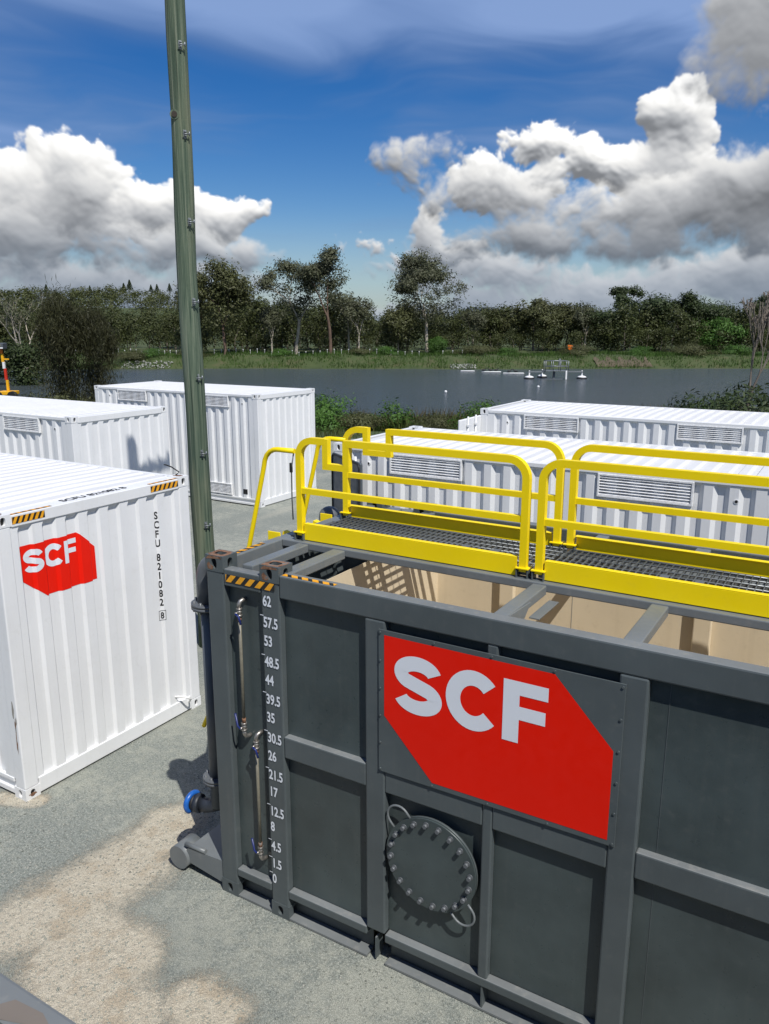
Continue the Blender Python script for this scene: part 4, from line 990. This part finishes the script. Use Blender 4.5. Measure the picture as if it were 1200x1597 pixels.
plant('tall_pale','gum_tree','leaning gum tree with pale trunk beside the tall slim one',U(462,126),126,1.0,150,group=G1)
plant('dense','gum_tree','dense dark gum tree just right of the green timber pole',U(352,121),121,1.0,10,group=G1)
plant('dense','gum_tree','narrower dark gum tree partly behind the green timber pole',U(312,126),126,.92,200,group=G1,sx=.8)
plant('round','round_tree','small round gum with pale stem left of the big spreading tree',U(622,128),128,.92,0,group=G1)
plant('slender','slender_tree','thin pale-stemmed tree between the two tall gums and the big one',U(560,127),127,1.0,0,group=G1)
plant('slender','slender_tree','thin tree with light stem right beside the tall slim gum',U(545,131),131,1.15,90,group=G1)
plant('slender','slender_tree','small slender tree left of the leaning pale gum',U(425,124),124,.85,40,group=G1)
plant('round','round_tree','dome-shaped gum with several stems in the right half of the far bank',U(832,136),136,1.02,30,group=G1,sx=1.25)
plant('round','round_tree','dome-shaped gum just right of the other dome-shaped gum',U(882,140),140,.98,120,group=G1,sx=1.15)
plant('slender','slender_tree','slim tree between the dome-shaped gums and the umbrella tree',U(912,136),136,.95,10,group=G1)
plant('umbrella','umbrella_tree','dark umbrella-topped tree rising above the right-hand wood',U(975,142),142,1.02,0,group=G1)
plant('spiky','dark_tree','dark spiky-topped tree right of the umbrella tree',U(1062,138),138,1.0,0,group=G1)
plant('bushy','dark_tree','broad dark tree between the umbrella tree and the spiky one',U(1015,140),140,1.0,70,group=G1)
plant('bushy','dark_tree','rounded dark tree right of the spiky-topped one',U(1105,142),142,.92,200,group=G1)
plant('spiky','dark_tree','dark tree behind the dead tree at the right edge',U(1185,140),140,.95,120,group=G1)
plant('bushy_bright','bright_tree','bright green low tree in front of the dark right-hand wood',U(1118,134),134,.85,0,group=G1,sx=1.3)
plant('bushy_bright','bright_tree','bright green bush at the foot of the big spreading gum',U(682,128),128,.42,0,group=G1)
plant('bushy','dark_tree','low dark tree below the umbrella tree',U(945,136),136,.75,0,group=G1)
plant('slender','slender_tree','slim tree right of the big spreading gum',U(738,133),133,.85,160,group=G1)
plant('round','round_tree','small greyish tree halfway between the big gum and the domed gums',U(770,138),138,.85,60,group=G1)
plant('bushy_olive','olive_tree','olive tree at the far left edge behind the pale-limbed gum',U(-20,96),96,1.15,0,group=G1)
plant('sparse_pale','gum_tree','sparse gum with bare white limbs at the left edge',U(42,92),92,1.0,0,group=G1,sx=1.15)
plant('bushy','dark_tree','dark bushy tree at the foot of the white-limbed gum',U(40,84),84,.62,20,group=G1)
plant('sheoak','sheoak_tree','feathery dark she-oak on the near bank, left one of the pair',U(103,52),52,1.18,0,group='she-oaks on the near bank',sx=.62)
plant('sheoak','sheoak_tree','feathery dark she-oak on the near bank, right one of the pair',U(152,53),53,1.08,140,group='she-oaks on the near bank',sx=.62)
plant('dead','dead_tree','bare dead tree with many upright twigs at the right edge',U(1158,31.5),31.5,1.06,0)
plant('shrub_gum','leafy_sapling','dark leafy gum sapling around the foot of the dead tree',U(1165,31.),31.,1.15,0,'shrub')
plant('shrub_gum','leafy_sapling','dark leafy gum sapling left of the dead tree with yellowish top',U(1105,32.),32.,.95,80,'shrub')
plant('shrub_leafy','leafy_sapling','yellow-green sprig among the saplings left of the dead tree',U(1102,32.5),32.5,1.0,0,'shrub')
plant('shrub_round','round_shrub','rounded bright green shrub behind the farthest white container',U(512,39),39,.95,0,'shrub')
plant('shrub_leafy','small_shrub','small upright green shrub in the long grass by the water',U(612,40),40,1.05,0,'shrub')
plant('shrub_round','round_shrub','green shrub behind the container by the water',U(760,36),36,.80,90,'shrub')
plant('shrub_wide','wide_shrub','olive shrub on the near bank left of the farthest white container',U(95,44),44,.85,0,'shrub')
plant('shrub_wide','wide_shrub','olive shrub on the near bank at the left edge beside the light mast',U(45,47),47,.85,120,'shrub')
plant('shrub_round','round_shrub','low green shrub at the corner of the farthest white container',U(135,42),42,.62,30,'shrub')
plant('shrub_wide','wide_shrub','low olive shrub in front of the she-oaks',U(70,41),41,.70,60,'shrub')
plant('shrub_wide','wide_shrub','low brownish shrub under the rounded shrub by the water',U(560,38.5),38.5,.50,200,'shrub')
plant('shrub_wide','wide_shrub','olive shrub between the small upright shrub and the container by the water',U(680,38),38,.46,20,'shrub')
# the wood behind: trees that read as one mass
def wood(name,label,spots,leaf,n,size,cl):
    AV=[];AF=[];TV=[];TF=[]; base=[]
    for sd in range(5):
        segs,P,r=grow(200+sd,1.,.22,.55,4,up=.3); base.append((segs,P,r))
    k=0;kt=0
    for i,(s,t,h,w) in enumerate(spots):
        segs,P,r=base[i%5]; a=rng.uniform(0,6.28); ca,sa=math.cos(a),math.sin(a)
        Q=np.concatenate([P[::3],clumps(rng,46,.02,1.0,.34,.35)]); Q[:,:2]*=w; Q=Q@np.array(((ca,sa,0),(-sa,ca,0),(0,0,1)))*h
        o=ST(s,t,float(height(np.array(float(s)),np.array(float(t)))))
        of=rng.normal(size=(n,3))*np.array((cl,cl,cl*.8)); q=Q[rng.integers(0,len(Q),n)]; c=q+of*h
        c[:,2]=np.abs(c[:,2]); ax=q/h-np.array((0,0,.45))
        V,F=rquads(c+np.array(o),size*h,.5,of/cl+ax*1.2,.2,rng); AV.append(V); AF.append(F+k); k+=len(V)
        sg=[((np.array(p0)*h*np.array((w,w,1)))@np.array(((ca,sa,0),(-sa,ca,0),(0,0,1)))+np.array(o),(np.array(p1)*h*np.array((w,w,1)))@np.array(((ca,sa,0),(-sa,ca,0),(0,0,1)))+np.array(o),r0*h*.8,r1*h*.8) for p0,p1,r0,r1 in segs[:9]]
        V,F=limb_mesh(sg,5); TV.append(V);TF.append(F+kt);kt+=len(V)
    V1=np.concatenate(AV);F1=np.concatenate(AF);V2=np.concatenate(TV);F2=np.concatenate(TF)+len(V1)
    me=np_mesh(name,np.concatenate([V1,V2]),np.concatenate([F1,F2]),[leaf,'bark_dead'],np.concatenate([np.zeros(len(F1)),np.ones(len(F2))]))
    tag(link(name,me),label,'wood',kind='stuff')
sp=[]
for s in np.concatenate([np.arange(-170,-98,4.6),np.arange(-98,86,2.7),np.arange(86,165,4.6)]):
    for t0 in (136,146,158):
        s1=s+rng.uniform(-1.6,1.6); t1=t0+rng.uniform(-3,3)-min(18,max(0,-s1-45)*.25)
        sp.append((s1,t1,rng.uniform(4.8,7.6)*(1.0+.0012*(t0-136)+(.14 if -30<s1<-8 else -.10 if s1<-30 else 0)),rng.uniform(.8,1.25)))
    if rng.random()<.75: sp.append((s+rng.uniform(-1.5,1.5),131-min(18,max(0,-s-45)*.25)+rng.uniform(-1.5,2),rng.uniform(2.2,4.),1.5))
wood('far_wood','dark wood along the far side of the pond',sp,'leaf_forest',1300,.028,.075)
sp=[]
for t0 in (205,235,262,288,312,335,352):
    for s in np.arange(-235,-20,7.5): sp.append((s+rng.uniform(-3,3),t0+rng.uniform(-8,8),rng.uniform(6,9),rng.uniform(.95,1.4)))
wood('hill_wood','olive-green wooded hill rising behind the pond on the left',sp,'leaf_hill',520,.042,.085)
sp=[]
for s in np.arange(-10,190,5.5):
    for t0 in (180,215): sp.append((s+rng.uniform(-3,3),t0+rng.uniform(-8,8),rng.uniform(5,6.5),rng.uniform(.9,1.3)))
wood('distant_wood','distant dark wood behind the right-hand trees',sp,'leaf_forest',420,.045,.09)
# pines on the ridge
def pine():
    r=np.random.default_rng(5); c=[]
    for k in range(900): z=r.uniform(.25,1.); a=r.uniform(0,6.28); q=(1.05-z)*.42*math.sqrt(r.random()); c.append((q*math.cos(a),q*math.sin(a),z))
    V,F=rquads(np.array(c)*8,.35,.4,None,.0,r); make_kind('pine',[(np.zeros(3),np.array((0,0,8.)),.2,.05)],V,F,'bark_dark','leaf_dark')
pine()
for u,sc in ((72,.9),(148,.7),(196,1.),(212,1.15),(240,.8),(253,.85),(272,.9),(288,1.05),(305,.8)):
    plant('pine','ridge_pine','small dark pine on the skyline of the wooded hill',U(u,350),350+rng.uniform(-6,6),sc*.6,rng.uniform(0,360),group='pines along the hill skyline',zz=float(height(np.array(U(u,350)),np.array(350.)))+6.)
# grass
def grass(name,label,n,sr,tf,h0,h1,w,mat,lean=.35,seed=1):
    r=np.random.default_rng(seed); s=r.uniform(sr[0],sr[1],n); t=tf(s,r); z=height(s,t)-.02; o=ST(0,0)
    dens=np.sin(s*.9+t*.5)+np.sin(s*.37-t*.8)+r.normal(size=n)*.7; k=dens>-.9; s,t,z=s[k],t[k],z[k]; n=len(s)
    p=np.stack([o.x+RT.x*s+FH.x*t,o.y+RT.y*s+FH.y*t,z],-1); h=r.uniform(h0,h1,n)*(1+.3*np.sin(s*.5)*np.sin(t*.7)); a=r.uniform(0,6.28,n); d=np.stack([np.cos(a),np.sin(a),0*a],-1)
    b=r.normal(size=(n,3))*lean*h[:,None]*.6; b[:,2]=0; up=np.zeros((n,3)); up[:,2]=h
    ww=w*r.uniform(.6,1.4,n)[:,None]; V=np.stack([p-d*ww,p+d*ww,p+up*.6+b*.4+d*ww*.7,p+up+b],1).reshape(-1,3); F=np.arange(4*n).reshape(-1,4)
    tag(link(name,np_mesh(name,V,F,mat)),label,'grass',kind='stuff')
grass('bank_grass','long green grass on the near bank of the pond',52000,(-34,30),lambda s,r:r.uniform(.3,1.,len(s))**.8*(near_shore(s)-yard_edge(s))+yard_edge(s)+.6,.35,.95,.018,'grass_blade',seed=2)
grass('bank_reeds','brownish reeds along the near edge of the pond',9000,(-30,28),lambda s,r:near_shore(s)-r.uniform(.2,4.5,len(s)),.7,1.35,.016,'reed_brown',.25,seed=3)
grass('far_grass','bright green grass on the far bank of the pond',64000,(-125,120),lambda s,r:far_shore(s)+r.uniform(.2,15,len(s)),.2,.55,.05,'grass_far',seed=4)
grass('yard_weeds','green weeds along the far edge of the gravel yard',9000,(-34,30),lambda s,r:yard_edge(s)+r.uniform(-.2,2.2,len(s)),.1,.4,.014,'grass_blade',seed=5)
# low scrub clumps on the far bank
for i,(u,t,sc,w) in enumerate(((240,118,.8,'by the pale rubble left of the timber pole'),(300,119,.7,'just behind the timber pole'),(440,121,.75,'below the leaning pale gum'),(560,121,.6,'right of the tall slim gum'),(600,122,.9,'left of the big spreading gum'),(745,121,.9,'by the grey rubble near the middle'),(790,122,.8,'left of the floating platform'),(900,122,.9,'beside the orange boards'),(1000,123,1.0,'right of the bare earth'),(1075,122,1.0,'below the spiky dark tree'),(1150,122,1.0,'behind the dead tree'),(205,117,.9,'right of the near she-oaks'))):
    plant('shrub_wide' if i%2 else 'shrub_round','bank_shrub','low green shrub on the far bank '+w,U(u,t),t,sc*.8,i*40.,'shrub',group='shrubs on the far bank',sx=1.6)
# ---------------------------------------------------------------- white marker stakes on the far bank
bm=bmesh.new(); bx(bm,-.02,.02,-.02,.02,0,.62,.004); bx(bm,-.06,.06,-.05,.05,.60,.76,.02); M_STAKE=mesh_of('marker_stake',bm,'wire_white')
for i,u in enumerate(list(range(-8,60,14))+list(range(100,300,9))+list(range(335,660,11))+list(range(690,735,15))):
    s=U(u,122); t=float(far_shore(np.array(s)))+7.5+rng.uniform(-.3,.3)
    o=link('marker_stake',M_STAKE,None,ST(s,t,float(height(np.array(s),np.array(t)))+rng.uniform(-.15,.15))); tag(o,'small white marker stake in the row along the far bank','stake','row of white stakes on the far bank')
# pale rubble on the far bank
V,F=pebbles(260,0,1,0,1,.08,.28); 
def rubble(name,label,u0,u1,n,dt):
    r=np.random.default_rng(int(u0)); V,F=pebbles(n,-1,1,-1,1,.08,.25); V=V.reshape(n,6,3); c=V.mean(1,keepdims=True); V=V-c
    u=r.uniform(u0,u1,n); s=(u-600)/1244*(118*.9735+1); t=far_shore(s)+r.uniform(.3,dt,n); o=ST(0,0); z=height(s,t)+.08
    P=np.stack([o.x+RT.x*s+FH.x*t,o.y+RT.y*s+FH.y*t,z],-1); V=(V+P[:,None]).reshape(-1,3); tag(link(name,np_mesh(name,V,F,'pebble_stone')),label,'rubble',kind='stuff')
rubble('bank_rubble','pale rubble at the water line on the left far bank',200,275,160,3.); rubble('bank_rubble','grey rubble at the water line near the middle of the far bank',700,740,120,2.)
paint('bare_earth',(.095,.078,.048),.95,.2,(.12,.09,.05),.4)
def earth():
    V=[];F=[]; n=30
    for i in range(n+1):
        u=925+ (1010-925)*i/n; s=U(u,118); f=float(far_shore(np.array(s)))
        for k,dt in enumerate((1.0,1.9,2.9,3.6+1.2*math.sin(i*.9))): t=f+dt; p=ST(s,t,float(height(np.array(s),np.array(t)))+.06+.10*math.sin(i*1.3+k)*(1 if 0<k<3 else 0)+.12*(1 if 0<k<3 else 0)*math.sin(math.pi*i/n)); V.append(p)
    for i in range(n):
        for k in range(3): a=i*4+k; F.append((a,a+4,a+5,a+1))
    tag(link('bare_bank',np_mesh('bare_bank',[tuple(v) for v in V],F,'bare_earth')),kind='structure')
earth()
# ---------------------------------------------------------------- things on and round the water
def aerator():
    c=ST(U(868,93.),93.,WATER); A=thing('floating_aerator','floating pump platform with railing and round floats in the middle of the pond','platform',c,R(YAW))
    bmf=bmesh.new(); tube(bmf,[(0,0,-.25),(0,0,.12),(0,0,.16)],[.58,.58,.56],18,mi=0); tube(bmf,[(0,0,.16),(0,0,.28),(0,0,.36)],[.55,.45,.2],18,mi=1); M=mesh_of('float',bmf,['rubber_hole_black','slat_white'])
    for x,y in ((-3.05,0),(3.05,.2),(-1.1,2.4)): f=link('float',M,A,(x,y,0)); box('float_post',x-.07,x+.07,y-.07,y+.07,.34,.95,'slat_white',A,.01)
    box('arm',-3.1,-1.3,-.08,.08,.72,.88,'galvanised',A,.01); box('arm',1.1,3.1,-.02,.14,.72,.88,'galvanised',A,.01); box('arm',-1.2,-1.04,.5,2.4,.72,.88,'galvanised',A,.01)
    box('deck',-1.35,1.35,-.55,.55,.88,.96,'galvanised',A,.01); box('pile',.98,1.16,-.62,-.44,-.6,.95,'slat_white',A,.02); box('pump',-.35,-.10,-.1,.15,-.25,.88,'door_grey',A,.02); box('pump_frame',-1.2,.9,-.2,.2,-.1,.02,'door_grey',A,.02)
    for x in (-1.3,-.45,.40,1.3):
        for y in (-.52,.52): pipe('rail_post',[(x,y,.96),(x,y,2.05)],.045,'galvanised',A,6)
    for z in (1.45,2.05): pipe('hand_rail',[(-1.3,-.52,z),(1.3,-.52,z),(1.3,.52,z),(-1.3,.52,z)],.045,'galvanised',A,6,closed=True)
    box('control_box',.30,.55,.1,.35,1.5,2.25,'galvanised',A,.02)
aerator()
def bird_mesh():
    bm=bmesh.new(); tube(bm,[(-.30,0,.12),(-.18,0,.16),(0,0,.18),(.16,0,.20),(.22,0,.30),(.25,0,.40),(.33,0,.42),(.46,0,.40)],[.02,.09,.13,.09,.05,.045,.05,.01],8); return mesh_of('bird',bm,'rubber_hole_black')
M_BIRD=bird_mesh()
for i,(u,t,w,nb) in enumerate(((730,108,1.9,0),(767,106,2.6,3),(802,103,2.7,2))):
    c=ST(U(u,t),t,WATER); bm=bmesh.new(); tube(bm,[(-w/2,0,.05),(-w/2+.1,0,.06),(w/2-.1,0,.06),(w/2,0,.05)],[.03,.07,.07,.03],10)
    o=link('floating_boom',mesh_of('floating_boom',bm,'slat_white'),None,c,(0,0,R(YAW-4))); tag(o,('white floating boom with no birds, left of the other two','white floating boom carrying three dark birds','white floating boom with two dark birds nearest the platform')[i],'boom','white booms floating on the pond')
    for k in range(nb):
        p=ST(U(u,t)+(k-(nb-1)/2)*.8-.15,t,WATER+.14); b=link('bird',M_BIRD,None,p,(0,0,R(YAW+10+160*(k%2)))); tag(b,('left','middle','right')[k if nb==3 else 2*k]+(' bird of the three on the middle boom' if nb==3 else ' bird of the two on the boom nearest the platform'),'bird','birds on the floating booms')
bm=bmesh.new(); bmesh.ops.create_icosphere(bm,subdivisions=2,radius=.13); M_BUOY=mesh_of('buoy',bm,'slat_white',True)
tag(link('buoy',M_BUOY,None,ST(U(841,80),80,WATER+.08)),'small white buoy in front of the floating platform','buoy','white buoys on the pond'); tag(link('buoy',M_BUOY,None,ST(U(696,74),74,WATER+.08)),'small white buoy left of the platform near the bank shrubs','buoy','white buoys on the pond')
bm=bmesh.new(); bx(bm,-.04,.04,-.03,.03,0,1.2,.01); bx(bm,-.35,.35,-.05,-.03,.75,1.35,.01); M_OS=mesh_of('warning_sign',bm,'orange_paint')
for u,dt,l in ((891,9,'right one of two orange warning boards on the far bank'),(888,7.,'left one of two orange warning boards on the far bank')):
    s=U(u,122); t=float(far_shore(np.array(s)))+dt; tag(link('warning_board',M_OS,None,ST(s,t,float(height(np.array(s),np.array(t)))),(0,0,R(YAW+20))),l,'sign','orange boards on the far bank')
# distant house glimpsed over the wood
H_=thing('house','small pale house showing over the trees right of the big gum','house',ST(U(750,230),230,4.5),R(YAW+25)); box('wall',-4,4,-3,3,0,3.2,'slat_white',H_,.02)
bm=bmesh.new(); v=[bm.verts.new(p) for p in ((-4.4,-3.4,3.2),(4.4,-3.4,3.2),(4.4,3.4,3.2),(-4.4,3.4,3.2),(-4.4,0,4.8),(4.4,0,4.8))]
for q in ((0,1,5,4),(2,3,4,5),(0,4,3),(1,2,5),(3,2,1,0)): bm.faces.new([v[i] for i in q])
link('roof',mesh_of('roof',bm,'door_grey'),H_)
for x in (-2.2,1.4): box('window',x,x+1.1,-3.05,-3.005,1.0,2.2,'door_grey',H_,.01)
# ---------------------------------------------------------------- lighting mast at the left edge
def mast():
    c=ST(U(14,50),50,0.); A=thing('light_mast','yellow, white and red banded lighting mast at the left edge behind the containers','mast',c,R(YAW))
    box('trailer',-.50,.50,-.45,.45,.36,.58,'yellow_mast',A,.03)
    for x in (-.45,.45):
        b_=bmesh.new(); cyl(b_,(x,-.55,.30),(x,-.36,.30),.30,20); link('wheel',mesh_of('wheel',b_,'rubber_hole_black'),A)
    for z0,z1,m in ((.58,1.25,'yellow_mast'),(1.25,1.95,'red_band'),(1.95,2.35,'slat_white'),(2.35,2.85,'yellow_mast'),(2.85,3.15,'orange_paint')): box('mast_section',-.07,.07,-.07,.07,z0,z1,m,A,.01).location.x=-.08*(z0-.84)
    box('step',-.06,.26,-.03,.03,2.48,2.56,'yellow_mast',A,.01); box('lamp_head',-.55,.10,-.3,.3,3.14,3.5,'door_grey',A,.03)
    for x in (-.42,-.12): box('lamp_glass',x-.1,x+.1,-.32,-.301,3.28,3.44,'tube_clear',A,.01)
    box('lamp_strip',-.5,.1,-.33,-.30,3.16,3.24,'slat_white',A,.01); box('beacon',-.5,-.3,-.1,.1,3.5,3.95,'orange_paint',A,.05)
mast()
